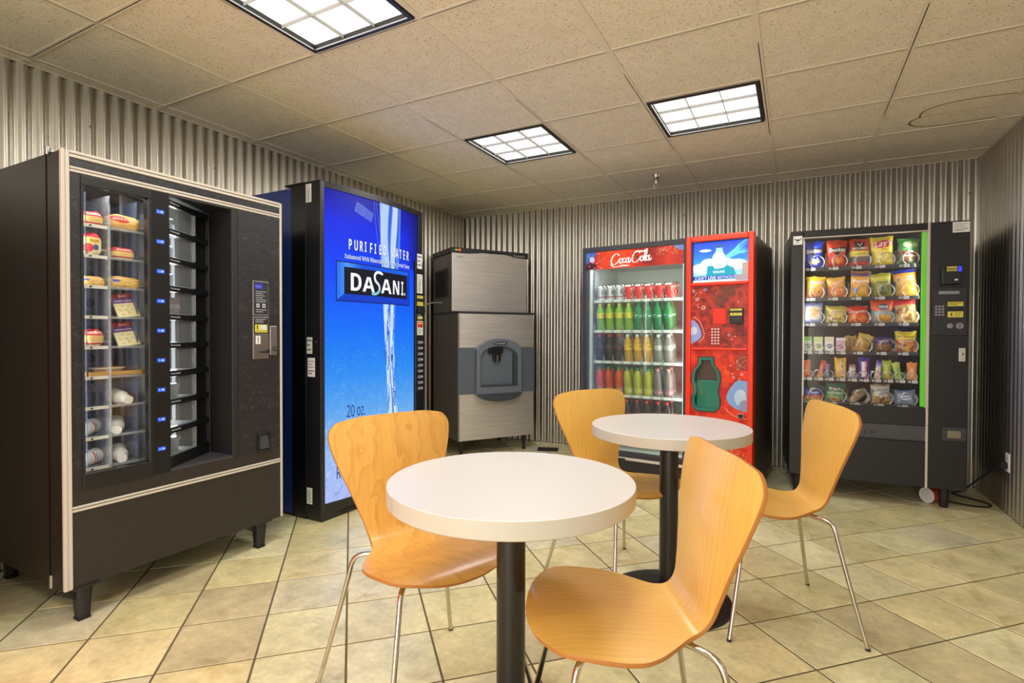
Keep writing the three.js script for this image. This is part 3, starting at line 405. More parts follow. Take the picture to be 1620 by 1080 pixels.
  // inside: rotating drum with grey core, clear dividers and shelves with white lips
  const deep = std({ color: 0x223c78, roughness: 0.5 }), liner = std({ color: 0x6f7378, roughness: 0.6 }), core = std({ color: 0x8d9194, roughness: 0.55 }), hole = std({ color: 0x16191f, roughness: 0.9 });
  part('inner_liner', [bx(0.03, 0.036, 0.5, 1.76, -0.75, -0.05), bx(0.03, 0.94, 0.5, 0.506, -0.75, -0.05), bx(0.03, 0.94, 1.755, 1.76, -0.75, -0.05)], liner, t);
  part('drum_back', place(new THREE.CylinderGeometry(0.3, 0.3, 1.2, 48, 1, true, PI * 0.62, PI * 0.76), 0.36, 1.13, -0.40), deep, t);
  const dr = part('drum_core', [bx(0.2, 0.27, 0.53, 1.72, -0.36, -0.34)], core, t);
  for (let k = 0; k < 9; k++) part('core_hole', [cyl(0.021, 0.021, 0.004, 0.235, 1.635 - 0.1235 * k, -0.3395, PI / 2), cyl(0.008, 0.008, 0.004, 0.222, 1.592 - 0.1235 * k, -0.3395, PI / 2)], hole, dr);
  const fin = phys({ color: 0x93a5c4, roughness: 0.2, transmission: 0.75, thickness: 0 });
  for (const [x0, z0, x1, z1] of [[0.11, -0.08, 0.16, -0.34], [0.3, -0.08, 0.29, -0.34]]) part('drum_divider', place(bx(0, Math.hypot(x1 - x0, z1 - z0), 0.56, 1.7, -0.0015, 0.0015), x0, 0, z0, 0, -Math.atan2(z1 - z0, x1 - x0), 0), fin, t);
  part('centre_divider', [bx(0.186, 0.1885, 0.56, 1.7, -0.3, -0.062), bx(0.1835, 0.191, 0.56, 1.66, -0.066, -0.06, 0.002)], M.clear, t);
  const lip = std({ color: 0xdad8d0, roughness: 0.4 });
  const ys = [1.572, 1.448, 1.324, 1.2, 1.076, 0.952, 0.828, 0.704, 0.58];
  for (const y of ys) { const s = part('shelf', bx(0.07, 0.335, y - 0.006, y - 0.003, -0.33, -0.07), M.clear, t); part('shelf_lip', [bx(0.094, 0.182, y - 0.012, y + 0.001, -0.07, -0.066, 0.001)], lip, s); part('shelf_lip', [bx(0.194, 0.33, y - 0.01, y + 0.001, -0.07, -0.067, 0.001)], M.clear, s); part('clip', cyl(0.004, 0.004, 0.003, 0.12, y - 0.005, -0.0645, PI / 2), M.darkGrey, s); }
  // compartments behind the sliding doors
  const grey = std({ color: 0x84878a, roughness: 0.5 });
  for (let k = 0; k < 9; k++) { const y = 1.596 - 0.1275 * k; part('compartment_floor', place(bx(0.01, 0.24, y - 0.004, y, -0.2, -0.02), A[0], 0, A[1], 0, -an, 0), grey, t); }
  part('compartment_back', place(bx(0.0, 0.26, 0.53, 1.74, -0.21, -0.2), A[0], 0, A[1], 0, -an, 0), grey, t);
  part('compartment_divider', place(bx(0.128, 0.131, 0.53, 1.74, -0.2, -0.03), A[0], 0, A[1], 0, -an, 0), M.clear, t);
  // lamps inside: a vertical tube by the window's left edge and one behind the doors
  const tubeMat = std({ color: 0xffffff, emissive: lin(1, 0.98, 0.94), emissiveIntensity: 1.2, roughness: 0.4 });
  part('light_tube', cyl(0.009, 0.009, 1.1, 0.05, 1.13, -0.075, 0, 0, 0, 12), tubeMat, t);
  rectLight(t, lin(1, 0.98, 0.94), 20, 0.02, 1.1, [0.064, 1.13, -0.07], [0.2, 1.13, -0.2]);
  part('light_tube', cyl(0.008, 0.008, 0.24, 0.19, 1.732, -0.06, 0, 0, PI / 2, 12), tubeMat, t);
  rectLight(t, lin(1, 0.98, 0.94), 22, 0.24, 0.03, [0.19, 1.72, -0.06], [0.2, 1.2, -0.14]);
  part('light_tube', cyl(0.008, 0.008, 1.1, 0.6, 1.13, -0.34, 0, 0, 0, 12), tubeMat, t);
  rectLight(t, lin(1, 0.98, 0.94), 14, 0.03, 1.1, [0.59, 1.13, -0.325], [0.5, 1.13, -0.18]);

  // ---- the food in the window and behind the doors
  const put = (o, u, y, z, rx = 0, ry = 0, rz = 0) => { o.position.set(...inFrame(F1, u, y, z)); o.rotation.set(rx, F1.turn + ry, rz, 'YXZ'); return o; };
  const film = phys({ color: 0xffffff, roughness: 0.18, transmission: 0.88, thickness: 0 });
  function pack(label, print, w, h, d, u, y, z, rx = 0, ry = 0) {
    const o = thing('wrapped_sandwich', label, 'sandwich', [0, 0, 0], 0, 'packaged food in the carousel window');
    const g = clean(new RoundedBoxGeometry(w, h, d, 4, Math.min(w, h, d) * 0.42)), p = g.attributes.position; for (let i = 0; i < p.count; i++) { const k = 0.003 * Math.sin(p.getX(i) * 140 + y * 50) * Math.cos(p.getZ(i) * 90); p.setXYZ(i, p.getX(i), p.getY(i) + k, p.getZ(i)); } g.computeVertexNormals();
    part('filling', fitUV(g, -w / 2, w / 2, -h / 2, h / 2, PRINT[print]).translate(0, h / 2, 0), M.print, o);
    part('wrap_seal', [bx(-w / 2 - 0.01, -w / 2 + 0.008, h * 0.25, h * 0.32, -d / 2, d / 2), bx(w / 2 - 0.008, w / 2 + 0.01, h * 0.25, h * 0.32, -d / 2, d / 2)], film, o);
    return put(o, u, y, z, rx, ry);
  }
  const Y = (k) => ys[k] - 0.0025;
  pack('red and white wrapped sandwich on the left of the top window shelf', 'wrapRed', 0.076, 0.06, 0.1, 0.14, Y(0), -0.125);
  pack('long bun with a red oval label on the right of the top window shelf', 'wrapBun', 0.12, 0.066, 0.1, 0.262, Y(0), -0.125);
  pack('tall red and yellow burger pack on the left of the second window shelf', 'wrapYellow', 0.076, 0.098, 0.09, 0.137, Y(1), -0.12);
  pack('low red pack on the right of the second window shelf', 'wrapRed', 0.088, 0.05, 0.09, 0.252, Y(1), -0.12);
  pack('yellow sub roll on the left of the third window shelf', 'wrapSub', 0.08, 0.042, 0.1, 0.14, Y(2), -0.125);
  pack('yellow sub roll with a blue mark on the right of the third window shelf', 'wrapSub', 0.115, 0.05, 0.1, 0.262, Y(2), -0.125);
  pack('red and cream sandwich pack on the left of the fifth window shelf', 'wrapRed', 0.082, 0.074, 0.09, 0.139, Y(4), -0.12);
  for (const k of [3, 4]) { const o = thing('lunch_card_pack', k === 3 ? 'cream lunch pack with a purple band leaning on the fourth window shelf' : 'cream lunch pack with a purple band leaning on the fifth window shelf', 'food pack', [0, 0, 0], 0, 'packaged food in the carousel window'); part('card', fitUV(bx(-0.042, 0.042, 0, 0.115, -0.006, 0.006, 0.002), -0.042, 0.042, 0, 0.115, PRINT.lunchCard), M.print, o); put(o, 0.272, Y(k) + 0.001, -0.085, R(-28), R(-10), R(9)); }
  { const o = thing('carton_tray', 'wide brown cardboard tray across the sixth window shelf', 'tray'); part('tray', [bx(-0.105, 0.105, 0, 0.004, -0.07, 0.07), bx(-0.105, 0.105, 0, 0.02, 0.066, 0.07), bx(-0.105, 0.105, 0, 0.02, -0.07, -0.066), bx(-0.105, -0.101, 0, 0.02, -0.07, 0.07), bx(0.101, 0.105, 0, 0.02, -0.07, 0.07)], std({ color: 0xb28a4e, roughness: 0.8 }), o); put(o, 0.215, Y(5), -0.145); }
  { const o = thing('food_bowl', 'white oval food bowl standing on the brown tray', 'bowl'); part('bowl', place(lathe([[0.0001, 0], [0.036, 0], [0.052, 0.024], [0.06, 0.026], [0.06, 0.029], [0.05, 0.029], [0.034, 0.006], [0.0001, 0.006]], 32), 0, 0, 0), M.white, o); o.scale.set(1.12, 1, 0.8); part('film_lid', place(new THREE.CylinderGeometry(0.056, 0.056, 0.001, 32), 0, 0.0295, 0), std({ color: 0xd6a26a, roughness: 0.4 }), o); put(o, 0.21, Y(5) + 0.0045, -0.14); }
  const bottle = (label, u, y, z, ry, rz = 0) => { const o = thing('milk_bottle', label, 'bottle', [0, 0, 0], 0, 'white drink bottles lying in the carousel'); // lies along its own z, cap towards the glass
    part('bottle_body', lathe([[0.0001, 0], [0.026, 0], [0.03, 0.006], [0.03, 0.05], [0.027, 0.06], [0.03, 0.07], [0.029, 0.085], [0.016, 0.112], [0.0155, 0.12], [0.0001, 0.12]], 24).rotateX(PI / 2), std({ color: 0xe7e3d6, roughness: 0.35 }), o);
    const lb = clean(new THREE.CylinderGeometry(0.0305, 0.0305, 0.04, 24, 1, true)); const uv = lb.attributes.uv, w = PRINT.milk; for (let i = 0; i < uv.count; i++) uv.setXY(i, w[0] + (w[2] - w[0]) * uv.getX(i), w[1] + (w[3] - w[1]) * uv.getY(i)); part('bottle_label', lb.translate(0, 0.03, 0).rotateX(PI / 2), M.print, o);
    part('cap', [cyl(0.0185, 0.0185, 0.016, 0, 0, 0.124, PI / 2), cyl(0.019, 0.017, 0.004, 0, 0, 0.115, PI / 2)], M.white, o); put(o, u, y + 0.038, z, R(9), ry, rz); return o; };
  bottle('white bottle lying on the seventh window shelf, cap towards the glass', 0.25, Y(6), -0.2, R(4));
  bottle('white bottle lying on the left of the eighth window shelf', 0.185, Y(7), -0.19, R(-58));
  bottle('white bottle lying on the right of the eighth window shelf', 0.27, Y(7), -0.2, R(-24));
  bottle('white bottle lying on the left of the lowest window shelf', 0.185, Y(8), -0.16, R(-72));
  bottle('white bottle lying on the right of the lowest window shelf', 0.275, Y(8), -0.2, R(-18));
  const D9 = (k) => 1.596 - 0.1275 * k + 0.0005, behind = (o, a, y, b, ry = 0) => { const c = Math.cos(an), s = Math.sin(an); return put(o, A[0] + a * c + b * s * -1, y, A[1] + a * s + b * c, 0, -an + ry); };
  { const o = thing('snack_pouch', 'orange snack pouch standing behind the fourth small door', 'snack'); part('pouch', bx(-0.018, 0.018, 0, 0.085, -0.015, 0.015, 0.006), std({ color: 0xc4502a, roughness: 0.4 }), o); part('pouch_band', bx(-0.0185, 0.0185, 0.03, 0.055, -0.0155, 0.0155, 0.005), std({ color: 0xe0d6c2, roughness: 0.4 }), o); behind(o, 0.168, D9(3), -0.07); }
  { const o = thing('foam_dish', 'white foam dish leaning behind the sixth small door', 'dish'); part('dish', lathe([[0.0001, 0], [0.04, 0], [0.055, 0.018], [0.053, 0.02], [0.038, 0.004], [0.0001, 0.004]], 28), M.white, o); behind(o, 0.07, D9(5) + 0.045, -0.1); o.rotation.set(R(35), F1.turn - an, R(-20), 'YXZ'); }
  const cupG = lathe([[0.0001, 0], [0.022, 0], [0.029, 0.05], [0.031, 0.052], [0.028, 0.053], [0.021, 0.004], [0.0001, 0.004]], 22), lidG = lathe([[0.0001, 0], [0.032, 0], [0.032, -0.006], [0.03, -0.007]], 22).translate(0, 0.059, 0);
  [[6, 0.05, 'clear lidded cup at the left behind the seventh small door'], [6, 0.165, 'clear lidded cup at the right behind the seventh small door'], [7, 0.06, 'orange filled cup behind the eighth small door'], [8, 0.04, 'clear lidded cup at the left behind the lowest small door'], [8, 0.17, 'clear lidded cup at the right behind the lowest small door']].forEach(([k, a, label]) => { const o = thing('lidded_cup', label, 'cup', [0, 0, 0], 0, 'small cups behind the carousel doors'); part('cup', cupG, k === 7 ? std({ color: 0xb9783c, roughness: 0.35 }) : M.white, o); part('lid', lidG, M.clear, o); behind(o, a, D9(k), -0.085); });
  for (const k of [0, 1, 2]) { const o = thing('clear_food_box', ['clear hinged food box behind the topmost small door', 'clear hinged food box behind the second small door', 'clear hinged food box behind the third small door'][k], 'food box', [0, 0, 0], 0, 'clear boxes behind the carousel doors'); part('box', [bx(-0.05, 0.05, 0, 0.003, -0.05, 0.04), bx(-0.05, -0.047, 0, 0.06, -0.05, 0.04), bx(0.047, 0.05, 0, 0.06, -0.05, 0.04), bx(-0.05, 0.05, 0, 0.06, 0.037, 0.04)], M.clear, o); part('lid', bx(-0.052, 0.052, 0.06, 0.064, -0.052, 0.042), M.clear, o); part('roll', place(new THREE.SphereGeometry(0.03, 16, 10), -0.008, 0.022, 0).scale(1.2, 0.7, 1), std({ color: [0xa98a5c, 0xcbbf9c, 0xb8a274][k], roughness: 0.6 }), o); behind(o, 0.065, D9(k), -0.085); }
}
// ---------------------------------------------------------------- tall backlit blue water machine
const F2 = { x: -2.5, z: -2.262, turn: PI / 2 };
{
  const t = thing('water_vending_machine', 'tall drinks machine with a backlit blue water advertisement on its curved front', 'vending machine', [F2.x, 0, F2.z], F2.turn);
  const X0 = 0.03, X1 = 0.935, Y0 = 0.1, Y1 = 2.008, PX = 1060, W = Math.round((X1 - X0) * PX), H = Math.round((Y1 - Y0) * PX);
  const art = canvasTex(W, H, (g) => {
    const x = (u) => (u - X0) * PX, y = (v) => (Y1 - v) * PX;
    let q = g.createLinearGradient(0, 0, 0, H);
    [[0, '#0512a0'], [0.1, '#0428e8'], [0.25, '#0648ff'], [0.42, '#0a6cfa'], [0.58, '#2a8cf4'], [0.72, '#62a8f0'], [0.84, '#9cc0f2'], [1, '#b0bcf6']].forEach(([a, c]) => q.addColorStop(a, c)); g.fillStyle = q; g.fillRect(0, 0, W, H);
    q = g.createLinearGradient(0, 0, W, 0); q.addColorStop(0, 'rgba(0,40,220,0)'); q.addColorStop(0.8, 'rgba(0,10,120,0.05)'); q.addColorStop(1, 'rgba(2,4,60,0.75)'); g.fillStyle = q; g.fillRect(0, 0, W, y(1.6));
    seed = 808;
    // swirls and ice in the lower half
    for (let i = 0; i < 1300; i++) { const v = 0.1 + 1.15 * Math.pow(rnd(), 1.5), k = 1 - (v - 0.1) / 1.15, cx = rnd() * W, cy = y(v), a = rnd() * 7, r = 12 + 60 * rnd(); g.strokeStyle = `rgba(${rnd() < 0.6 ? '214,236,255' : '40,110,220'},${0.1 + 0.42 * k * rnd()})`; g.lineWidth = 1 + 4 * rnd(); g.beginPath(); g.arc(cx, cy, r, a, a + 0.5 + 1.4 * rnd()); g.stroke(); }
    for (let i = 0; i < 60; i++) { g.fillStyle = `rgba(235,246,255,${0.1 + 0.25 * rnd()})`; const cx = rnd() * W * 0.55, cy = y(0.15 + 0.5 * rnd()); g.beginPath(); g.moveTo(cx, cy); for (let k = 0; k < 5; k++) g.lineTo(cx + 60 * (rnd() - 0.5), cy + 50 * (rnd() - 0.5)); g.fill(); }
    // falling water
    const L = [[2.02, 0.47], [1.75, 0.475], [1.5, 0.5], [1.3, 0.505], [1.0, 0.525], [0.8, 0.545], [0.6, 0.555], [0.3, 0.53], [0.1, 0.5]], Rr = [[2.02, 0.7], [1.75, 0.69], [1.5, 0.66], [1.3, 0.632], [1.0, 0.62], [0.8, 0.625], [0.6, 0.66], [0.3, 0.7], [0.1, 0.74]];
    const edge = (E, v) => { let i = 0; while (i < E.length - 2 && v < E[i + 1][0]) i++; const k = (E[i][0] - v) / (E[i][0] - E[i + 1][0]); return E[i][1] + (E[i + 1][1] - E[i][1]) * k; };
    const band = (a, b, c, ph = 0, am = 0) => { g.fillStyle = c; g.beginPath(); for (let v = 2.02; v >= 0.08; v -= 0.02) { const l = edge(L, v), r = edge(Rr, v), o = am * Math.sin(v * 9 + ph); g.lineTo(x(l + (r - l) * (a + o)), y(v)); } for (let v = 0.08; v <= 2.03; v += 0.02) { const l = edge(L, v), r = edge(Rr, v), o = am * Math.sin(v * 9 + ph + 0.6); g.lineTo(x(l + (r - l) * (b + o)), y(v)); } g.fill(); };
    band(0, 1, 'rgba(150,205,255,0.55)'); band(0.1, 0.42, 'rgba(224,244,255,0.7)', 0.5, 0.03); band(0.55, 0.8, 'rgba(232,248,255,0.75)', 2, 0.05); band(0.42, 0.52, 'rgba(20,70,220,0.55)', 1, 0.06); band(0.8, 0.86, 'rgba(10,60,200,0.5)', 3, 0.05); band(0.02, 0.08, 'rgba(255,255,255,0.6)', 4, 0.02);
    for (let i = 0; i < 70; i++) { const v = 0.55 + 0.8 * rnd(), l = edge(L, v), r = edge(Rr, v), cx = x(l + (r - l) * rnd()); g.strokeStyle = rnd() < 0.5 ? 'rgba(10,40,170,0.75)' : 'rgba(245,252,255,0.8)'; g.lineWidth = 2 + 7 * rnd(); g.beginPath(); g.moveTo(cx, y(v)); g.quadraticCurveTo(cx + 26 * (rnd() - 0.5), y(v - 0.05), cx + 16 * (rnd() - 0.5), y(v - 0.1)); g.stroke(); }
    g.strokeStyle = 'rgba(200,232,255,0.5)'; g.lineWidth = 4; g.beginPath(); g.moveTo(x(0.42), y(2.0)); g.quadraticCurveTo(x(0.44), y(1.75), x(0.49), y(1.6)); g.stroke(); g.beginPath(); g.moveTo(x(0.44), y(2.0)); g.quadraticCurveTo(x(0.46), y(1.85), x(0.48), y(1.8)); g.stroke();
    // lettering
    const word = (s, u0, u1, v, cap, font, fill, spread = 0) => { g.save(); g.font = font; g.textBaseline = 'alphabetic'; g.fillStyle = fill; const n = s.length, w = (u1 - u0) * PX; g.translate(x(u0), y(v)); if (spread) { const m = g.measureText('H').width, kx = spread; [...s].forEach((c, i) => { g.save(); g.translate(w * i / (n - 1) * (1 - 0.03), 0); g.scale(kx, 1); g.fillText(c, 0, 0); g.restore(); }); } else { g.scale(w / g.measureText(s).width, 1); g.fillText(s, 0, 0); } g.restore(); };
    g.shadowColor = 'rgba(0,20,90,0.8)'; g.shadowOffsetX = 3; g.shadowOffsetY = 3; g.shadowBlur = 2;
    word('PURIFIED WATER', 0.205, 0.785, 1.657, 0.06, 'bold 96px sans-serif', '#f2f8ff', 0.56);
    word('Enhanced With Minerals For A Pure, Fresh Taste', 0.178, 0.808, 1.598, 0.03, 'bold 40px serif', '#e6f2ff');
    g.shadowColor = 'transparent';
    // name plate
    g.fillStyle = '#0a3cc8'; g.fillRect(x(0.118), y(1.575), 0.684 * PX, 0.242 * PX); q = g.createLinearGradient(x(0.118), 0, x(0.8), 0); q.addColorStop(0, '#1d6cf0'); q.addColorStop(0.12, '#4fa0ff'); q.addColorStop(0.3, '#0c50e0'); q.addColorStop(1, '#1a66ec'); g.fillStyle = q; g.beginPath(); g.moveTo(x(0.118), y(1.575)); g.lineTo(x(0.8), y(1.575)); g.lineTo(x(0.775), y(1.545)); g.lineTo(x(0.174), y(1.545)); g.lineTo(x(0.174), y(1.378)); g.lineTo(x(0.118), y(1.335)); g.fill();
    g.strokeStyle = '#06124c'; g.lineWidth = 6; g.strokeRect(x(0.118), y(1.575), 0.684 * PX, 0.242 * PX); g.fillStyle = '#0a1020'; g.fillRect(x(0.174), y(1.545), 0.6 * PX, 0.167 * PX);
    q = g.createLinearGradient(0, y(1.53), 0, y(1.4)); q.addColorStop(0, '#ffffff'); q.addColorStop(0.55, '#dff2f4'); q.addColorStop(1, '#7fd0d4');
    g.save(); g.fillStyle = q; g.textBaseline = 'alphabetic';
    for (const [c, u0, u1, size, dy] of [['D', 0.21, 0.318, 176, 0], ['A', 0.318, 0.425, 150, 0], ['A', 0.485, 0.592, 150, 0], ['N', 0.598, 0.69, 150, 0], ['I', 0.7, 0.732, 150, 0], ['.', 0.738, 0.756, 150, 0]]) { g.save(); g.font = `bold ${size * 0.94}px sans-serif`; g.translate(x(u0), y(1.402)); g.scale((u1 - u0) * PX / g.measureText(c).width, 1); g.fillText(c, 0, dy); g.restore(); }
    g.strokeStyle = q; g.lineWidth = 19; g.lineCap = 'round'; g.beginPath(); g.moveTo(x(0.495), y(1.53)); g.bezierCurveTo(x(0.42), y(1.56), x(0.405), y(1.49), x(0.45), y(1.465)); g.bezierCurveTo(x(0.49), y(1.44), x(0.47), y(1.385), x(0.405), y(1.392)); g.stroke(); g.restore();
    // lower lines
    g.fillStyle = '#14286e';
    const thin = (s, u0, u1, v, size) => { g.save(); g.font = `${size}px sans-serif`; g.textBaseline = 'alphabetic'; g.translate(x(u0), y(v)); g.scale((u1 - u0) * PX / g.measureText(s).width, 1); g.fillText(s, 0, 0); g.restore(); };
    thin('20 oz.', 0.19, 0.342, 0.608, 108); thin('Replenish', 0.111, 0.39, 0.236, 112);
    // a strip of clear tape stuck on the print
    g.save(); g.translate(x(0.335), y(1.912)); g.rotate(0.33); g.fillStyle = 'rgba(150,175,225,0.5)'; g.fillRect(-0.073 * PX, -0.03 * PX, 0.146 * PX, 0.06 * PX); g.strokeStyle = 'rgba(210,225,250,0.4)'; g.lineWidth = 3; g.strokeRect(-0.073 * PX, -0.03 * PX, 0.146 * PX, 0.06 * PX); g.strokeRect(-0.073 * PX, -0.03 * PX, 0.066 * PX, 0.06 * PX); g.restore();
  });
  const bulge = (u) => 0.046 * Math.max(0, 1 - Math.pow((u - 0.485) / 0.47, 2));
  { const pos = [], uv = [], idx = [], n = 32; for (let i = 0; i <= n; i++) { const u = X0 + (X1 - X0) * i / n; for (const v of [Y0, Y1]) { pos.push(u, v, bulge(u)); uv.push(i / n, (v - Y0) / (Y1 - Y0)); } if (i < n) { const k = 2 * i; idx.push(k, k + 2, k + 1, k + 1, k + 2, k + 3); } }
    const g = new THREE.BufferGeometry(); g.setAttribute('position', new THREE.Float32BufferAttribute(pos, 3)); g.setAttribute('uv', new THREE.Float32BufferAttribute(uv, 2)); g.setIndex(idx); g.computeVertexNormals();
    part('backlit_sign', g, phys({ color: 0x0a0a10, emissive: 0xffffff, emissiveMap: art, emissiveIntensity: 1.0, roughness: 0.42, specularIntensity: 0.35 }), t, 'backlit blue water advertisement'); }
  for (const [y0, y1] of [[Y1 - 0.004, 2.042], [0.052, Y0 + 0.004]]) { const s = new THREE.Shape(); s.moveTo(0.002, 0.11); for (let i = 0; i <= 24; i++) { const u = 0.002 + 0.976 * i / 24; s.lineTo(u, -bulge(u) - 0.007); } s.lineTo(0.978, 0.11); part('door_frame', extrude(s, y1 - y0).rotateX(-PI / 2).scale(1, 1, 1).rotateZ(0).translate(0, y0, 0), M.black, t); }
  part('door_frame', bx(0, X0 + 0.003, 0.02, 2.042, -0.112, 0.011, 0.004), M.black, t);
  part('door_frame', bx(X1 - 0.003, 0.98, 0.02, 2.042, -0.112, 0.011, 0.004), M.black, t);
  part('door_back', bx(0.02, 0.96, 0.05, 2.03, -0.112, -0.06), M.black, t);
  part('kick_plate', [bx(0.004, 0.976, 0.004, 0.056, -0.11, 0.014, 0.005)], M.blackSatin, t); part('kick_slot', bx(0.12, 0.86, 0.024, 0.034, 0.0142, 0.0148), M.rubber, t);
  part('cabinet_frame', bx(0.004, 0.976, 0.0, 2.036, -0.246, -0.118, 0.004), std({ color: 0x0e0e11, roughness: 0.22 }), t);
  part('cabinet', bx(0.004, 0.976, 0.02, 2.02, -0.78, -0.246), std({ color: 0x1b3580, roughness: 0.25 }), t);
  part('top_cap', bx(0.0, 0.98, 2.036, 2.044, -0.3, -0.118, 0.002), M.black, t);
  // labels and a lock on the left side of the door
  const onSide = (name, z0, z1, y0, y1) => part('side_label', printed(name, z0, z1, y0, y1, 0).rotateY(-PI / 2).translate(-0.0002, 0, 0), M.print, t);
  onSide('instruction', -0.108, -0.062, 1.917, 2.026); onSide('serial', -0.104, -0.058, 1.008, 1.108); onSide('notice', -0.098, -0.036, 0.87, 0.984); onSide('barcode', -0.108, -0.062, 0.1, 0.198);
  part('lock', cyl(0.009, 0.009, 0.008, -0.003, 1.08, -0.04, 0, 0, PI / 2, 16), M.chrome, t);
  // control column on the right
  const c = part('control_column', bx(0.868, 0.968, 0.1, 1.665, 0.0, 0.036, 0.006), M.blackPlastic, t);
  part('paper_notice', printed('serial', 0.882, 0.94, 1.61, 1.72, 0.037), M.print, c);
  part('instruction_plate', printed('instruction', 0.882, 0.945, 1.43, 1.57, 0.036), M.print, c);
  part('bill_label', printed('acceptor', 0.88, 0.955, 1.335, 1.415, 0.036), M.print, c);
  part('bill_slot', bx(0.88, 0.956, 1.285, 1.325, 0.034, 0.058, 0.006), M.black, c);
  part('coin_label', printed('billLabel', 0.882, 0.95, 1.235, 1.28, 0.036), M.print, c);
  part('warning_label', printed('hazard', 0.882, 0.952, 1.12, 1.225, 0.036), M.print, c);
  for (let k = 0; k < 9; k++) { const b = part('select_button', bx(0.884, 0.95, 1.066 - 0.0425 * k - 0.014, 1.066 - 0.0425 * k + 0.014, 0.034, 0.04, 0.002), M.darkGrey, c); part('button_label', printed('buttonLabel', 0.886, 0.948, 1.066 - 0.0425 * k - 0.012, 1.066 - 0.0425 * k + 0.012, 0.04), M.print, b); }
  rectLight(t, lin(0.16, 0.36, 1), 0.7, 0.85, 1.85, [0.47, 1.05, 0.062], [0.47, 1.05, 1]);
}

// ---------------------------------------------------------------- ice dispenser across the corner
const F3 = { x: -2.709, z: -4.055, turn: R(57) };
{
  const brush = dataTex(512, 512, (u, v, o) => { const k = 0.86 + 0.14 * fbm(u * 4, v * 160, 71, 3, 4, 160); o[0] = 240 * k; o[1] = 234 * k; o[2] = 229 * k; });
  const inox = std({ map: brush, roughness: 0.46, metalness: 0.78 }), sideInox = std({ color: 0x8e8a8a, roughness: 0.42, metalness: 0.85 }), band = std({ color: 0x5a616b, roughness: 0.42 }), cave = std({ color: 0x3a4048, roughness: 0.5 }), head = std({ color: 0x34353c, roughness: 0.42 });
  const t = thing('ice_dispenser', 'stainless steel ice dispenser with an arched grey nozzle bay in the corner', 'ice machine', [F3.x, 0, F3.z], F3.turn);
  const W = 0.80, D = -0.64;
  part('bin_body', [bx(0, W, 0.145, 1.318, D, -0.012, 0.004)], sideInox, t);
  part('upper_front_panel', metres(bx(0.004, W - 0.004, 1.0, 1.318, -0.012, 0.004, 0.006), 1.4), inox, t);
  part('lower_front_panel', metres(bx(0.004, W - 0.004, 0.145, 0.578, -0.012, 0.004, 0.006), 1.4), inox, t);
  part('front_corner_post', [bx(-0.002, 0.012, 0.145, 1.318, -0.03, 0.006, 0.003)], M.steel, t);
  part('bin_top', bx(-0.006, W + 0.006, 1.318, 1.336, D, 0.012, 0.005), head, t);
  { // arched dispenser surround with an opening
    const s = new THREE.Shape(); s.moveTo(-0.008, 0.576); s.lineTo(0.161, 0.576); s.bezierCurveTo(0.2, 0.52, 0.29, 0.497, 0.4, 0.497); s.bezierCurveTo(0.51, 0.497, 0.6, 0.52, 0.64, 0.576); s.lineTo(W + 0.004, 0.576); s.lineTo(W + 0.004, 1.0); s.lineTo(0.64, 1.0); s.bezierCurveTo(0.58, 1.06, 0.5, 1.087, 0.4, 1.087); s.bezierCurveTo(0.3, 1.087, 0.22, 1.06, 0.161, 1.0); s.lineTo(-0.008, 1.0); s.lineTo(-0.008, 0.576);
    part('middle_band', extrude(roundRect(-0.008, 0.576, W + 0.004, 1.0, 0.004), 0.022, 0.003).translate(0, 0, -0.006), band, t);
    const a = new THREE.Shape(); a.moveTo(0.161, 0.576); a.bezierCurveTo(0.2, 0.52, 0.29, 0.497, 0.4, 0.497); a.bezierCurveTo(0.51, 0.497, 0.6, 0.52, 0.64, 0.576); a.lineTo(0.64, 0.99); a.bezierCurveTo(0.58, 1.06, 0.5, 1.087, 0.4, 1.087); a.bezierCurveTo(0.3, 1.087, 0.22, 1.06, 0.161, 0.99); a.lineTo(0.161, 0.576);
    const h = new THREE.Path(); h.moveTo(0.203, 0.645); h.lineTo(0.596, 0.645); h.lineTo(0.596, 0.9); h.bezierCurveTo(0.59, 0.98, 0.5, 1.012, 0.4, 1.012); h.bezierCurveTo(0.3, 1.012, 0.21, 0.98, 0.203, 0.9); h.lineTo(0.203, 0.645); a.holes.push(h);
    part('arch_surround', extrude(a, 0.06, 0.008, 18).translate(0, 0, 0.004), std({ color: 0x68707a, roughness: 0.4 }), t);
    part('chin', extrude((() => { const c = new THREE.Shape(); c.moveTo(0.165, 0.574); c.bezierCurveTo(0.205, 0.52, 0.29, 0.499, 0.4, 0.499); c.bezierCurveTo(0.51, 0.499, 0.6, 0.52, 0.636, 0.574); c.lineTo(0.165, 0.574); return c; })(), 0.022).translate(0, 0, 0.05), std({ color: 0x3c4249, roughness: 0.45 }), t);
    part('bay_back', bx(0.2, 0.6, 0.64, 1.02, 0.017, 0.021), std({ color: 0x606a74, roughness: 0.35 }), t);
    part('bay_inner_wall', [bx(0.55, 0.596, 0.645, 0.95, 0.02, 0.05)], cave, t);
    part('drip_tray', [bx(0.207, 0.592, 0.645, 0.655, 0.018, 0.066, 0.002)], cave, t);
    const sp = part('nozzle', [bx(0.29, 0.43, 0.945, 1.008, 0.02, 0.062, 0.006), bx(0.335, 0.41, 0.875, 0.95, 0.022, 0.056, 0.008)], M.black, t); part('nozzle_lever', bx(0.366, 0.384, 0.862, 0.93, 0.054, 0.062, 0.002), M.steel, sp);
    part('maker_badge', printed('maker', 0.33, 0.47, 1.03, 1.056, 0.0645), M.print, t);
  }
  for (const [u, z] of [[0.05, -0.05], [0.72, -0.05], [0.05, -0.58], [0.72, -0.58]]) { const l = part('leg', cyl(0.014, 0.026, 0.135, u, 0.0785, z), M.black, t); part('foot', cyl(0.018, 0.018, 0.012, u, 0.006, z), M.rubber, l); }
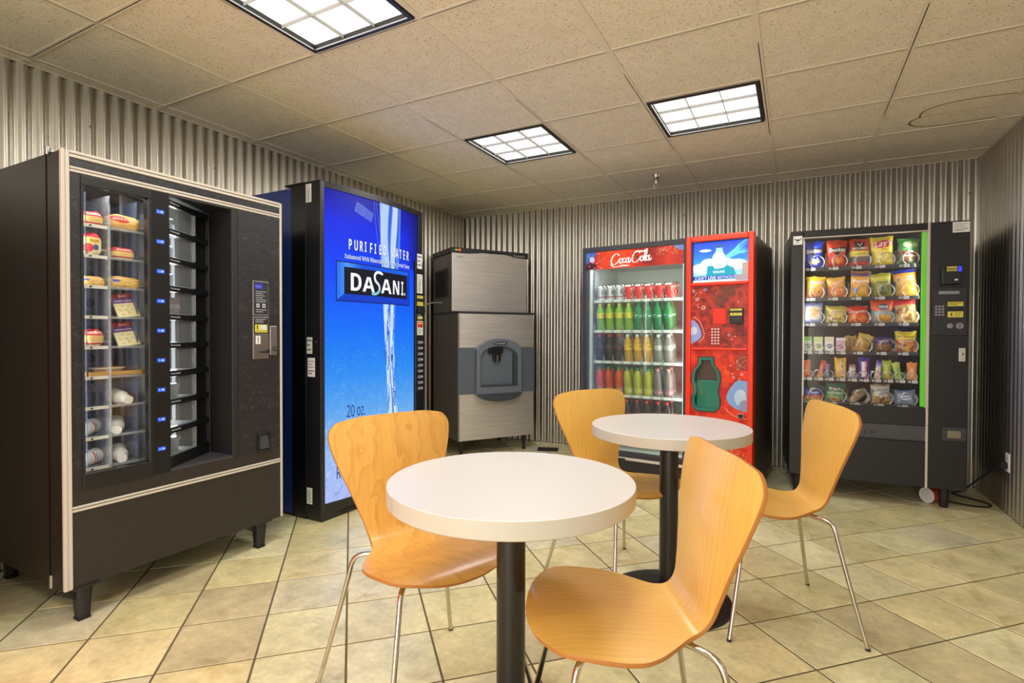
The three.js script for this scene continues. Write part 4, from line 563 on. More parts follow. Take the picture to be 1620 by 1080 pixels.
  // ice maker head
  const B = -0.16, top = 1.94;
  part('head_body', [bx(0.004, 0.81, 1.337, top - 0.05, D - 0.004, B - 0.008, 0.004)], sideInox, t);
  part('head_front', metres(bx(0.002, 0.812, 1.342, top - 0.03, B - 0.008, B + 0.004, 0.005), 1.4), inox, t);
  part('head_edge', bx(0.8, 0.813, 1.342, top - 0.056, B - 0.006, B + 0.007, 0.003), M.steel, t);
  { const s = new THREE.Shape(); s.moveTo(-0.006, top); s.lineTo(0.826, top); s.lineTo(0.826, top - 0.058); s.bezierCurveTo(0.64, top - 0.054, 0.6, top - 0.022, 0.44, top - 0.022); s.bezierCurveTo(0.3, top - 0.022, 0.26, top - 0.05, 0.1, top - 0.05); s.lineTo(-0.006, top - 0.048); s.lineTo(-0.006, top); part('head_fascia', extrude(s, 0.03, 0.003).translate(0, 0, B - 0.012), head, t); }
  part('head_cap', bx(-0.006, 0.826, top - 0.048, top, D - 0.006, B - 0.012, 0.006), head, t);
  const dis = part('status_display', bx(0.022, 0.092, top - 0.042, top - 0.012, B + 0.016, B + 0.02, 0.001), M.black, t); part('status_light', bx(0.028, 0.052, top - 0.03, top - 0.018, B + 0.02, B + 0.0215), std({ color: 0x9fc07a, emissive: 0x88c060, emissiveIntensity: 0.8 }), dis); part('status_light', bx(0.062, 0.084, top - 0.034, top - 0.014, B + 0.02, B + 0.0215), std({ color: 0xd8502a, emissive: 0xff5a1e, emissiveIntensity: 1.4 }), dis);
  part('serial_plate', printed('serial', 0.048, 0.136, 1.846, 1.866, B + 0.004), M.print, t);
  part('maker_badge', printed('maker', 0.645, 0.79, top - 0.05, top - 0.024, B + 0.018), M.print, t);
  const v = part('side_vent', bx(-0.012, 0.006, 1.486, 1.752, -0.56, -0.28, 0.004), M.black, t); for (let k = 0; k < 12; k++) part('louver', place(bx(-0.006, 0.006, -0.0015, 0.0015, -0.13, 0.13), -0.016, 1.505 + 0.0205 * k, -0.42, 0, 0, R(30)), M.blackSatin, v);
}
// ---------------------------------------------------------------- glass fronted drinks machine with a red control side
const F4 = { x: -1.524, z: -4.142, turn: R(-6.275) };
{
  const t = thing('drinks_vending_machine', 'glass fronted drinks machine with a red lit panel, screen and green bottle port', 'vending machine', [F4.x, 0, F4.z], F4.turn);
  const UL = -0.02, UM = 0.822, UR = 1.28, TOP = 1.832, D = -0.77, shell = std({ color: 0x5a534f, roughness: 0.36, metalness: 0.4 }), frame = std({ color: 0x2f3034, roughness: 0.4 }), red = phys({ color: 0xee3410, roughness: 0.3, clearcoat: 0.4, clearcoatRoughness: 0.15 }), liner = std({ color: 0xb9bdb6, roughness: 0.45 }), wire = std({ color: 0xb4b8b4, roughness: 0.4 });
  part('cabinet', [bx(UL, UL + 0.04, 0.05, TOP - 0.006, D, -0.06, 0.005), bx(UR - 0.04, UR, 0.05, TOP - 0.006, D, -0.06, 0.02), bx(UL + 0.04, UR - 0.04, TOP - 0.05, TOP - 0.006, D, -0.06), bx(UL + 0.04, UR - 0.04, 0.05, 0.14, D, -0.06), bx(UL + 0.04, UR - 0.04, 0.14, TOP - 0.05, D, D + 0.03)], shell, t);
  part('inner_wall', [bx(UL + 0.04, UL + 0.05, 0.2, TOP - 0.06, D + 0.03, -0.04), bx(0.79, 0.8, 0.2, TOP - 0.06, D + 0.03, -0.04), bx(UL + 0.05, 0.79, 0.2, TOP - 0.06, -0.62, -0.6), bx(UL + 0.05, 0.79, 1.69, 1.7, -0.6, -0.04), bx(UL + 0.05, 0.79, 0.2, 0.21, -0.6, -0.04)], liner, t);
  for (const [a, b, c, d] of [[UL, 0.008, 0.05, TOP], [0.802, UM, 0.05, TOP], [0.008, 0.802, 1.79, TOP], [0.008, 0.802, 0.172, 0.206]]) part('door_frame', bx(a, b, c, d, -0.06, 0.012, 0.004), frame, t);
  part('silver_trim', [bx(0.0, 0.81, 0.158, 0.168, -0.02, 0.016, 0.003), bx(0.36, 0.81, 0.146, 0.158, -0.02, 0.018, 0.003)], M.alu, t);
  part('kick_panel', bx(UL, UR, 0.06, 0.156, -0.06, 0.0, 0.004), M.blackSatin, t);
  part('door_glass', bx(0.008, 0.802, 0.206, 1.652, -0.014, -0.008), phys({ color: 0xf4f9f6, roughness: 0.02, transmission: 0.975, thickness: 0, ior: 1.38 }), t, 'slightly hazy cooler glass');
  // header sign: swirling red print with flowing script
  const script = (g) => {
    const P = [], line = (f) => P.push(f), el = (cx, cy, rx, ry) => line((q) => q.ellipse(cx, cy, rx, ry, 0.25, 0, 7));
    line((q) => { q.moveTo(27, 11); q.bezierCurveTo(25, 3, 14, 4, 8, 14); q.bezierCurveTo(2, 24, 4, 33, 13, 32); q.bezierCurveTo(20, 31, 26, 25, 29, 19); });
    line((q) => { q.moveTo(5, 27); q.bezierCurveTo(2, 39, 16, 40, 30, 36.5); q.bezierCurveTo(40, 34, 44, 38, 54, 37.5); q.bezierCurveTo(44, 40, 38, 36.5, 30, 38.5); });
    el(32, 24.5, 4, 6.3); line((q) => { q.moveTo(44, 20); q.bezierCurveTo(41, 16, 36.5, 21, 36.5, 26); q.bezierCurveTo(36.5, 32, 42, 31, 46, 25); });
    el(49.5, 25, 3.7, 6); line((q) => { q.moveTo(54.5, 18); q.bezierCurveTo(52.5, 24, 51.5, 31, 54.5, 31); q.bezierCurveTo(57, 31, 58, 28, 59, 26); });
    line((q) => { q.moveTo(58.5, 22.5); q.lineTo(62.5, 21.5); });
    line((q) => { q.moveTo(84, 10); q.bezierCurveTo(82, 2, 71, 4, 66, 14); q.bezierCurveTo(61, 24, 63, 33, 71, 32); q.bezierCurveTo(78, 31, 83, 25, 86, 19); });
    line((q) => { q.moveTo(70, 9); q.bezierCurveTo(78, -2, 90, 12, 104, 2.5); q.bezierCurveTo(92, 15, 80, 2, 70, 9); });
    el(89, 24.5, 4, 6.3); line((q) => { q.moveTo(95, 27); q.bezierCurveTo(102, 18, 106, 5, 102.5, 4); q.bezierCurveTo(99, 4, 95, 20, 96, 28); q.bezierCurveTo(96.5, 32.5, 100, 31, 101, 28); });
    el(104.5, 25, 3.7, 6); line((q) => { q.moveTo(109.5, 18); q.bezierCurveTo(107.5, 24, 106.5, 31, 109.5, 31); q.bezierCurveTo(112, 31, 113, 28, 114, 26); });
    g.lineCap = g.lineJoin = 'round'; for (let k = -5; k <= 5; k++) { g.save(); g.translate(k * 0.22, 0); g.lineWidth = 1.35; for (const f of P) { g.beginPath(); f(g); g.stroke(); } g.restore(); }
  };
  const splash = (g, w, h, s, n, cols) => { seed = s; for (let i = 0; i < n; i++) { g.fillStyle = cols[Math.floor(rnd() * cols.length)]; const r = Math.pow(rnd(), 3) * 0.05 * h + 1; g.beginPath(); g.ellipse(rnd() * w, rnd() * h, r * (0.6 + rnd()), r, rnd() * 3, 0, 7); g.fill(); } };
  const sign = canvasTex(1536, 260, (g, w, h) => {
    let q = g.createLinearGradient(0, 0, w, 0); [[0, '#7c1c14'], [0.14, '#d8380f'], [0.3, '#f04a10'], [0.55, '#e0380e'], [0.72, '#a81f12'], [0.86, '#d6340f'], [1, '#b82414']].forEach(([a, c]) => q.addColorStop(a, c)); g.fillStyle = q; g.fillRect(0, 0, w, h);
    splash(g, w, h, 61, 500, ['rgba(90,10,8,0.35)', 'rgba(255,96,30,0.3)', 'rgba(60,8,8,0.35)', 'rgba(255,160,80,0.2)']);
    for (let i = 0; i < 160; i++) { g.strokeStyle = `rgba(90,6,4,${0.2 + 0.3 * rnd()})`; g.lineWidth = 2 + 8 * rnd(); const x = w * (0.5 + 0.2 * rnd()), y = h * rnd(); g.beginPath(); g.moveTo(x, y); g.quadraticCurveTo(x + 60, y - 40 * rnd(), x + 130 * rnd(), y + 30 * (rnd() - 0.5)); g.stroke(); }
    g.fillStyle = '#3f62ae'; g.beginPath(); g.moveTo(0, 0); g.lineTo(0.12 * w, 0); g.quadraticCurveTo(0.1 * w, 0.4 * h, 0.05 * w, 0.52 * h); g.quadraticCurveTo(0.02 * w, 0.62 * h, 0, 0.66 * h); g.fill(); g.fillStyle = '#b9c6da'; g.beginPath(); g.ellipse(0.07 * w, 0.42 * h, 0.03 * w, 0.16 * h, 0.7, 0, 7); g.fill(); g.fillStyle = '#4a1418'; g.beginPath(); g.ellipse(0.05 * w, 0.85 * h, 0.07 * w, 0.24 * h, 0, 0, 7); g.fill();
    g.fillStyle = '#6a84b8'; g.beginPath(); g.moveTo(w, 0); g.lineTo(0.9 * w, 0); g.quadraticCurveTo(0.94 * w, 0.25 * h, w, 0.3 * h); g.fill();
    for (let i = 0; i < 70; i++) { g.strokeStyle = `rgba(255,${150 + 90 * rnd()},${90 + 100 * rnd()},${0.3 + 0.6 * rnd()})`; g.lineWidth = 2.5; g.beginPath(); g.arc(w * (0.74 + 0.2 * rnd()), h * 0.45 * rnd() + 6, 3 + 8 * rnd(), 0, 7); g.stroke(); }
    for (let i = 0; i < 30; i++) { g.fillStyle = 'rgba(255,250,244,0.85)'; g.beginPath(); g.arc(w * 0.2 * rnd(), h * rnd(), 2 + 5 * rnd(), 0, 7); g.fill(); }
    g.save(); g.translate(0.26 * w, 0.08 * h); g.rotate(-0.035); g.scale(5.75, 5.9); g.strokeStyle = '#5a0a06'; g.translate(0.7, 0.7); script(g); g.translate(-0.7, -0.7); g.strokeStyle = '#fffaf2'; script(g); g.restore();
  });
  part('backlit_sign', fitUV(bx(0.008, 0.802, 1.652, 1.79, -0.02, 0.004), 0.008, 0.802, 1.652, 1.79), std({ color: 0x201010, emissive: 0xffffff, emissiveMap: sign, emissiveIntensity: 1.15, roughness: 0.3 }), t, 'red header sign with white script lettering');
  // red control side
  for (const [a, b, c, d] of [[UM, 0.858, 0.05, TOP + 0.004], [1.243, UR, 0.05, TOP + 0.004], [0.858, 1.243, 1.795, TOP + 0.004], [0.858, 1.243, 1.478, 1.503], [0.858, 1.243, 1.018, 1.035], [0.858, 1.243, 0.05, 0.2]]) part('red_frame', bx(a, b, c, d, -0.06, 0.022, 0.008), red, t);
  part('side_spine', bx(0.8, UR - 0.02, 0.06, TOP - 0.01, -0.1, -0.05), shell, t);
  part('side_body', bx(0.83, UR - 0.045, 0.06, TOP - 0.02, -0.6, -0.1), shell, t);
  const ad = canvasTex(768, 590, (g, w, h) => {
    let q = g.createLinearGradient(0, 0, 0, h); q.addColorStop(0, '#0b3fd0'); q.addColorStop(0.45, '#2f8cf0'); q.addColorStop(0.75, '#8fd8fa'); q.addColorStop(1, '#c6ecff'); g.fillStyle = q; g.fillRect(0, 0, w, h);
    seed = 9; for (let i = 0; i < 40; i++) { g.strokeStyle = `rgba(120,240,255,${0.2 + 0.4 * rnd()})`; g.lineWidth = 3 + 12 * rnd(); g.beginPath(); g.moveTo(w * 0.5, h * 0.5); g.quadraticCurveTo(w * (0.7 + 0.1 * rnd()), h * (0.4 - 0.2 * rnd()), w * (0.8 + 0.2 * rnd()), h * 0.35 * rnd()); g.stroke(); }
    for (const [x, y, rx, ry] of [[0.2, 0.66, 0.24, 0.14], [0.28, 0.52, 0.14, 0.1], [0.78, 0.6, 0.2, 0.13], [0.5, 0.62, 0.34, 0.2], [0.22, 0.22, 0.11, 0.035]]) { g.fillStyle = 'rgba(248,255,255,0.9)'; g.beginPath(); g.ellipse(x * w, y * h, rx * w, ry * h, 0, 0, 7); g.fill(); }
    g.fillStyle = '#aef6fb'; g.beginPath(); g.moveTo(0.42 * w, 0.16 * h); g.quadraticCurveTo(0.42 * w, 0.28 * h, 0.34 * w, 0.44 * h); g.quadraticCurveTo(0.3 * w, 0.6 * h, 0.32 * w, 0.8 * h); g.lineTo(0.64 * w, 0.8 * h); g.quadraticCurveTo(0.66 * w, 0.6 * h, 0.6 * w, 0.44 * h); g.quadraticCurveTo(0.53 * w, 0.28 * h, 0.53 * w, 0.16 * h); g.fill();
    g.fillStyle = '#f2ffff'; g.beginPath(); g.ellipse(0.47 * w, 0.48 * h, 0.13 * w, 0.22 * h, 0, 0, 7); g.fill(); g.fillStyle = '#2a5a8c'; g.fillRect(0.425 * w, 0.1 * h, 0.1 * w, 0.075 * h);
    g.fillStyle = '#15a2b8'; g.beginPath(); g.moveTo(0.26 * w, 0.6 * h); g.lineTo(0.36 * w, 0.6 * h); g.lineTo(0.4 * w, 0.68 * h); g.lineTo(0.56 * w, 0.66 * h); g.lineTo(0.62 * w, 0.6 * h); g.lineTo(0.74 * w, 0.68 * h); g.lineTo(0.78 * w, 0.84 * h); g.lineTo(0.24 * w, 0.84 * h); g.fill();
    g.fillStyle = '#f4ffff'; g.font = 'bold 44px sans-serif'; g.fillText('ONLINE', 0.36 * w, 0.78 * h);
    g.fillStyle = '#2a4fa8'; g.fillRect(0, 0.84 * h, 0.78 * w, 0.1 * h); g.fillStyle = '#eef4ff'; for (const [s, a, b, f] of [['CAN\u2019T', 0.03, 0.25, ''], ['LIVE', 0.27, 0.42, 'bold '], ['WITHOUT', 0.44, 0.775, '']]) { g.save(); g.font = f + '62px sans-serif'; g.translate(a * w, 0.93 * h); g.scale((b - a) * w / g.measureText(s).width, 1); g.fillText(s, 0, 0); g.restore(); } g.fillStyle = '#f4f8ff'; g.fillRect(0, 0.945 * h, 0.78 * w, 0.055 * h);
  });
  part('advert_screen', fitUV(bx(0.868, 1.243, 1.503, 1.795, -0.03, -0.012), 0.868, 1.243, 1.503, 1.795), std({ color: 0x101014, emissive: 0xffffff, emissiveMap: ad, emissiveIntensity: 1.35, roughness: 0.2 }), t, 'bright blue advert screen');
  part('screen_reveal', [bx(0.856, 0.868, 1.5, 1.797, -0.03, 0.01), bx(0.868, 1.243, 1.79, 1.797, -0.03, 0.008)], std({ color: 0x1d1d4a, roughness: 0.3 }), t);
  part('screen_sticker', printed('notice', 1.2, 1.24, 1.545, 1.63, -0.0118).translate(0, 0, 0), std({ color: 0xb7a6a0, roughness: 0.7 }), t); part('screen_sticker', printed('instruction', 1.155, 1.24, 1.508, 1.55, -0.0116), std({ color: 0xa8a2ac, roughness: 0.7 }), t);
  const bubbles = (g, list) => { for (const [x, y, r, c] of list) { g.strokeStyle = c || 'rgba(255,235,225,0.95)'; g.lineWidth = Math.max(2, r * 0.35); g.beginPath(); g.arc(x, y, r, 0, 7); r > 7 ? g.stroke() : (g.fillStyle = c || '#fff4ec', g.fill()); } };
  const mid = canvasTex(768, 880, (g, w, h) => {
    let q = g.createLinearGradient(0, 0, w, h); q.addColorStop(0, '#cc3420'); q.addColorStop(0.45, '#b83420'); q.addColorStop(1, '#c43222'); g.fillStyle = q; g.fillRect(0, 0, w, h);
    splash(g, w, h, 301, 1200, ['rgba(120,24,18,0.5)', 'rgba(90,30,22,0.35)', 'rgba(190,46,28,0.5)', 'rgba(70,40,30,0.25)']);
    g.fillStyle = 'rgba(84,52,34,0.5)'; for (const [x, y, a, b] of [[0.62, 0.14, 0.16, 0.1], [0.5, 0.25, 0.1, 0.1], [0.7, 0.1, 0.1, 0.08]]) { g.beginPath(); g.ellipse(x * w, y * h, a * w, b * h, -0.4, 0, 7); g.fill(); }
    bubbles(g, [[30, 70, 16], [60, 120, 6], [86, 190, 20], [100, 300, 7], [170, 310, 22], [180, 60, 10, '#c8d4f0'], [200, 52, 16, '#9fb4ea'], [90, 270, 6], [40, 150, 12, '#e8a050'], [640, 240, 7], [130, 90, 6], [520, 700, 14], [560, 760, 6], [600, 720, 6], [70, 100, 5]]);
    g.fillStyle = '#8da2dc'; g.beginPath(); g.moveTo(0, 480); g.quadraticCurveTo(80, 500, 120, 600); g.quadraticCurveTo(170, 700, 120, 760); g.quadraticCurveTo(60, 800, 0, 830); g.fill(); g.fillStyle = '#c8d2e0'; g.beginPath(); g.ellipse(36, 640, 50, 60, 0.3, 0, 7); g.fill(); g.strokeStyle = '#e8c8c0'; g.lineWidth = 7; g.beginPath(); g.moveTo(20, 440); g.quadraticCurveTo(120, 460, 160, 600); g.quadraticCurveTo(230, 740, 100, 800); g.stroke();
    g.fillStyle = '#5c1a14'; g.font = 'bold 40px sans-serif'; g.fillText('\u2014 \u2014 \u2014 \u2014', 40, 410);
  });
  part('control_panel', fitUV(bx(0.858, 1.243, 1.035, 1.478, -0.04, 0.004), 0.858, 1.243, 1.035, 1.478), std({ map: mid, roughness: 0.35 }), t, 'dark red printed control panel');
  part('entry_plate', bx(1.011, 1.099, 1.202, 1.312, 0.002, 0.008, 0.002), std({ color: 0xe0331a, roughness: 0.3 }), t);
  { const k = part('keypad', bx(0.99, 1.064, 1.052, 1.186, 0.002, 0.006, 0.003), std({ color: 0x9c2218, roughness: 0.4 }), t); const key = std({ color: 0xd9c9c0, roughness: 0.35 }); for (let i = 0; i < 18; i++) part('key', bx(1.0 + (i % 3) * 0.021, 1.013 + (i % 3) * 0.021, 1.162 - Math.floor(i / 3) * 0.0205, 1.174 - Math.floor(i / 3) * 0.0205, 0.006, 0.009, 0.002), key, k); }
  { const b = part('bill_acceptor', bx(1.126, 1.215, 1.205, 1.314, 0.002, 0.03, 0.004), M.black, t); part('bill_label', printed('acceptor', 1.13, 1.211, 1.26, 1.31, 0.03), M.print, b); part('bill_slot', bx(1.135, 1.206, 1.236, 1.242, 0.0295, 0.031), M.darkGrey, b); const c = part('coin_slot_plate', bx(1.165, 1.215, 1.124, 1.193, 0.002, 0.008, 0.004), std({ color: 0x7c1c16, roughness: 0.4 }), t); part('coin_slot', bx(1.175, 1.205, 1.155, 1.16, 0.008, 0.0095), M.black, c); }
  const low = canvasTex(640, 1360, (g, w, h) => {
    g.fillStyle = '#e63a1c'; g.fillRect(0, 0, w, h); splash(g, w, h, 411, 500, ['rgba(190,34,20,0.6)', 'rgba(232,70,34,0.5)', 'rgba(150,26,20,0.35)']);
    g.fillStyle = '#8c2a26'; g.beginPath(); g.ellipse(0.93 * w, 0.1 * h, 0.15 * w, 0.07 * h, 0.4, 0, 7); g.fill(); seed = 5; for (let i = 0; i < 160; i++) { g.fillStyle = `rgba(240,${150 + 60 * rnd()},130,0.6)`; g.beginPath(); g.arc(0.93 * w + (rnd() - 0.5) * 0.26 * w, 0.1 * h + (rnd() - 0.5) * 0.11 * h, 2 + 3 * rnd(), 0, 7); g.fill(); }
    g.fillStyle = '#7fa8d8'; g.beginPath(); g.moveTo(w, 0.26 * h); g.quadraticCurveTo(0.8 * w, 0.24 * h, 0.76 * w, 0.29 * h); g.quadraticCurveTo(0.66 * w, 0.34 * h, 0.64 * w, 0.41 * h); g.quadraticCurveTo(0.68 * w, 0.5 * h, w, 0.52 * h); g.fill(); g.fillStyle = '#b8cce4'; g.beginPath(); g.ellipse(0.88 * w, 0.4 * h, 0.1 * w, 0.07 * h, 0, 0, 7); g.fill(); g.fillStyle = '#8c96b8'; g.beginPath(); g.ellipse(0.95 * w, 0.47 * h, 0.09 * w, 0.05 * h, 0, 0, 7); g.fill();
    g.strokeStyle = '#f0b89a'; g.lineWidth = 6; g.beginPath(); g.moveTo(0.64 * w, 0.5 * h); g.quadraticCurveTo(0.7 * w, 0.57 * h, w, 0.58 * h); g.stroke();
    bubbles(g, [[0.71 * w, 0.13 * h, 7], [0.64 * w, 0.19 * h, 20, '#e8842a'], [0.76 * w, 0.23 * h, 12], [0.74 * w, 0.2 * h, 7], [0.84 * w, 0.16 * h, 6], [0.9 * w, 0.2 * h, 13], [0.86 * w, 0.245 * h, 12, '#e8c8a0'], [0.92 * w, 0.36 * h, 20, '#d8e6f4'], [0.82 * w, 0.09 * h, 6], [0.55 * w, 0.7 * h, 8], [0.6 * w, 0.66 * h, 24, '#7c2018']]);
    for (let i = 0; i < 220; i++) { g.fillStyle = `rgba(255,${170 + 70 * rnd()},150,${0.4 + 0.5 * rnd()})`; g.beginPath(); g.arc(w * (0.4 + 0.6 * rnd()), h * (0.76 + 0.22 * rnd()), 2 + 4 * rnd(), 0, 7); g.fill(); }
  });
  // lower panel with a bottle shaped hole, and the green port in it
  const bot = (k) => { const s = new THREE.Path(), c = 0.966, p = [[0.048, 0.962], [0.05, 0.915], [0.082, 0.875], [0.096, 0.82], [0.088, 0.765], [0.082, 0.72], [0.094, 0.665], [0.088, 0.61], [0.055, 0.584]].map(([x, y]) => [x + k, y < 0.6 ? y - k : y > 0.95 ? y + k : y]); s.moveTo(c + p[0][0], p[0][1]); s.lineTo(c + p[1][0], p[1][1]); s.splineThru(p.slice(2).map(([x, y]) => V2(c + x, y))); s.lineTo(c - p[8][0], p[8][1]); s.splineThru(p.slice(2, 8).reverse().map(([x, y]) => V2(c - x, y))); s.lineTo(c - p[1][0], p[1][1]); s.lineTo(c - p[0][0], p[0][1]); s.lineTo(c + p[0][0], p[0][1]); return s; };
  { const s = poly([[0.858, 0.2], [1.243, 0.2], [1.243, 1.018], [0.858, 1.018]]); s.holes.push(bot(0.002)); part('lower_panel', fitUV(extrude(s, 0.024, 0, 24).translate(0, 0, -0.02), 0.858, 1.243, 0.2, 1.018), std({ map: low, roughness: 0.32 }), t, 'red printed lower panel');
    const outer = new THREE.Shape(bot(0.001).getPoints(20)), dark = new THREE.Shape(bot(0.008).getPoints(20)); dark.holes.push(bot(0.0)); outer.holes.push(bot(-0.014));
    part('port_gasket', extrude(dark, 0.008, 0, 20).translate(0, 0, 0.004), std({ color: 0x123c38, roughness: 0.5 }), t);
    const green = phys({ color: 0x0a7a66, roughness: 0.25, clearcoat: 0.5 });
    const port = part('bottle_port', extrude(outer, 0.05, 0, 20).translate(0, 0, -0.036), green, t, 'green bottle shaped delivery port');
    part('port_shield', bx(0.888, 1.044, 0.585, 0.8, -0.05, -0.028, 0.008), green, port); part('port_cavity', [bx(0.87, 1.062, 0.57, 0.98, -0.16, -0.15), bx(0.87, 0.874, 0.57, 0.98, -0.15, -0.04), bx(1.058, 1.062, 0.57, 0.98, -0.15, -0.04)], M.black, port); part('port_flap', place(bx(-0.08, 0.08, -0.055, 0.055, -0.003, 0.003), 0.966, 0.86, -0.09, R(-25)), M.darkGrey, port); }
  { const r = part('coin_return', bx(1.182, 1.22, 0.547, 0.581, 0.003, 0.008, 0.002), M.steel, t); part('coin_return_cup', bx(1.187, 1.215, 0.551, 0.577, 0.008, 0.0095), M.black, r); }
  for (const [u, z] of [[0.06, -0.12], [1.2, -0.12], [0.06, -0.7], [1.2, -0.7]]) part('leg', cyl(0.02, 0.024, 0.06, u, 0.03, z), M.black, t);
  // door lights
  const strip = std({ color: 0xffffff, emissive: lin(0.96, 1, 0.97), emissiveIntensity: 1.5, roughness: 0.4 });
  part('light_strip', bx(0.04, 0.78, 1.672, 1.688, -0.04, -0.024), strip, t); rectLight(t, lin(0.97, 1, 0.97), 38, 0.74, 0.03, [0.41, 1.67, -0.036], [0.41, 1.1, -0.16]);
  part('light_strip', bx(0.785, 0.79, 0.25, 1.66, -0.056, -0.04), strip, t); rectLight(t, lin(0.97, 1, 0.97), 34, 0.02, 1.38, [0.783, 0.95, -0.048], [0.4, 0.95, -0.12]);
  // shelves rise to the back so that the drinks slide forward
  const rise = R(9), ys = [1.4, 1.155, 0.906, 0.64, 0.385], cols = (k) => 0.088 + 0.0815 * k;
  for (const [x0, x1] of [[0.036, 0.04], [0.785, 0.789]]) part('shelf_rail', [bx(x0, x1, 0.25, 1.66, -0.095, -0.08)], M.steel, t);
  for (let i = 0; i < 34; i++) part('rail_slot', bx(0.0405, 0.0415, 0.28 + i * 0.04, 0.3 + i * 0.04, -0.092, -0.084), M.black, t);
  ys.forEach((y) => {
    const s = new THREE.Group(); s.name = 'shelf'; s.position.set(0, y, -0.08); s.rotation.x = rise; t.add(s);
    part('shelf_tray', [bx(0.042, 0.785, -0.012, -0.004, -0.5, 0.0)], wire, s); part('shelf_front', bx(0.042, 0.785, -0.014, 0.008, 0, 0.006, 0.002), wire, s);
    for (let k = 0; k <= 8; k++) part('lane_divider', bx(cols(k) - 0.0418, cols(k) - 0.0398, -0.004, 0.022, -0.48, 0.0), M.clear, s);
    for (let k = 0; k < 8; k++) part('price_tag', bx(cols(k) - 0.026, cols(k) + 0.026, -0.013, 0.009, 0.006, 0.0085, 0.001), M.white, s);
    for (let k = 0; k < 8; k++) part('lane_stop', [bx(cols(k) - 0.04, cols(k) - 0.033, -0.004, 0.055, -0.004, 0.0)], M.clear, s);
  });
  // ---- drinks
  const LW = 1024, LH = 512, lab = {}, jobs = [];
  const L = (n, i, draw) => { const x = (i % 4) * 256, y = Math.floor(i / 4) * 128; lab[n] = [x / LW, 1 - (y + 128) / LH, (x + 256) / LW, 1 - y / LH]; jobs.push([x, y, draw]); };
  const twice = (g, f) => { f(0); f(128); };
  const curl = (g, x, y, s, c) => { g.save(); g.translate(x, y); g.rotate(-PI / 2); g.scale(s, s); g.strokeStyle = c; script(g); g.restore(); };
  L('silver', 0, (g) => { g.fillStyle = '#c9c9cc'; g.fillRect(0, 0, 256, 128); twice(g, (o) => { g.fillStyle = '#4a4448'; g.font = 'italic bold 70px serif'; g.fillText('Co', o + 22, 70); g.fillStyle = '#a82a2c'; g.fillRect(o, 92, 128, 10); g.fillStyle = '#8e8c90'; g.fillRect(o + 108, 0, 14, 92); }); });
  L('redcan', 1, (g) => { g.fillStyle = '#d8261c'; g.fillRect(0, 0, 256, 128); twice(g, (o) => { curl(g, o + 30, 122, 1, '#f6ece6'); g.fillStyle = '#f0e4dc'; g.fillRect(o + 70, 100, 44, 16); }); });
  L('mello', 2, (g) => { g.fillStyle = '#d8d21e'; g.fillRect(0, 0, 256, 128); twice(g, (o) => { g.fillStyle = '#c8571c'; g.font = 'italic bold 34px serif'; g.fillText('Mello', o + 14, 60); g.fillText('Yello', o + 24, 96); g.fillStyle = '#3f8a2a'; g.fillRect(o, 114, 128, 14); }); });
  L('lime', 3, (g) => { g.fillStyle = '#1c8a4c'; g.fillRect(0, 0, 256, 128); twice(g, (o) => { g.fillStyle = '#e8f4ee'; g.save(); g.translate(o + 14, 92); g.rotate(-0.3); g.font = 'italic bold 42px sans-serif'; g.fillText('Sprite', 0, 0); g.restore(); g.fillStyle = '#7fb8d8'; g.beginPath(); g.arc(o + 98, 96, 16, 0, 7); g.fill(); }); });
  L('cola', 4, (g) => { g.fillStyle = '#241a1c'; g.fillRect(0, 0, 256, 128); twice(g, (o) => { g.save(); g.translate(o + 6, 40); g.scale(1, 1.2); g.strokeStyle = '#d05a60'; script(g); g.restore(); }); });
  L('lemonade', 5, (g) => { g.fillStyle = '#e8b81e'; g.fillRect(0, 0, 256, 128); twice(g, (o) => { g.fillStyle = '#30281c'; g.font = 'bold 26px sans-serif'; g.fillText('Minute', o + 14, 46); g.fillText('Maid', o + 26, 74); g.fillStyle = '#f4e9a8'; g.beginPath(); g.arc(o + 64, 104, 18, 0, 7); g.fill(); }); });
  L('clearwater', 6, (g) => { g.fillStyle = '#b9b6ae'; g.fillRect(0, 0, 256, 128); twice(g, (o) => { g.fillStyle = '#e6e4dc'; g.font = 'bold 34px sans-serif'; g.fillText('water', o + 16, 76); g.fillStyle = '#8a8880'; g.fillRect(o, 0, 128, 12); g.fillRect(o, 116, 128, 12); }); });
  L('orange', 7, (g) => { g.fillStyle = '#d86a1c'; g.fillRect(0, 0, 256, 128); twice(g, (o) => { g.fillStyle = '#2b3a9a'; g.beginPath(); g.ellipse(o + 64, 66, 56, 36, -0.2, 0, 7); g.fill(); g.fillStyle = '#ffffff'; g.font = 'italic bold 38px sans-serif'; g.fillText('Fanta', o + 16, 80); }); });
  L('pine', 8, (g) => { g.fillStyle = '#c8c234'; g.fillRect(0, 0, 256, 128); twice(g, (o) => { g.fillStyle = '#e8e6c0'; g.beginPath(); g.arc(o + 64, 64, 40, 0, 7); g.fill(); g.fillStyle = '#3c4a2c'; g.beginPath(); g.arc(o + 50, 60, 10, 0, 7); g.arc(o + 76, 76, 12, 0, 7); g.fill(); }); });
  L('pinkwater', 9, (g) => { g.fillStyle = '#a2757a'; g.fillRect(0, 0, 256, 128); twice(g, (o) => { g.fillStyle = '#cfc4c0'; g.font = 'bold 44px sans-serif'; g.fillText('ZERO', o + 8, 80); }); });
  const labels = canvasTex(LW, LH, (g) => { for (const [x, y, d] of jobs) { g.save(); g.translate(x, y); g.beginPath(); g.rect(0, 0, 256, 128); g.clip(); d(g); g.restore(); } });
  const labelMat = std({ map: labels, roughness: 0.35 }), canMat = std({ map: labels, roughness: 0.28, metalness: 0.35 });
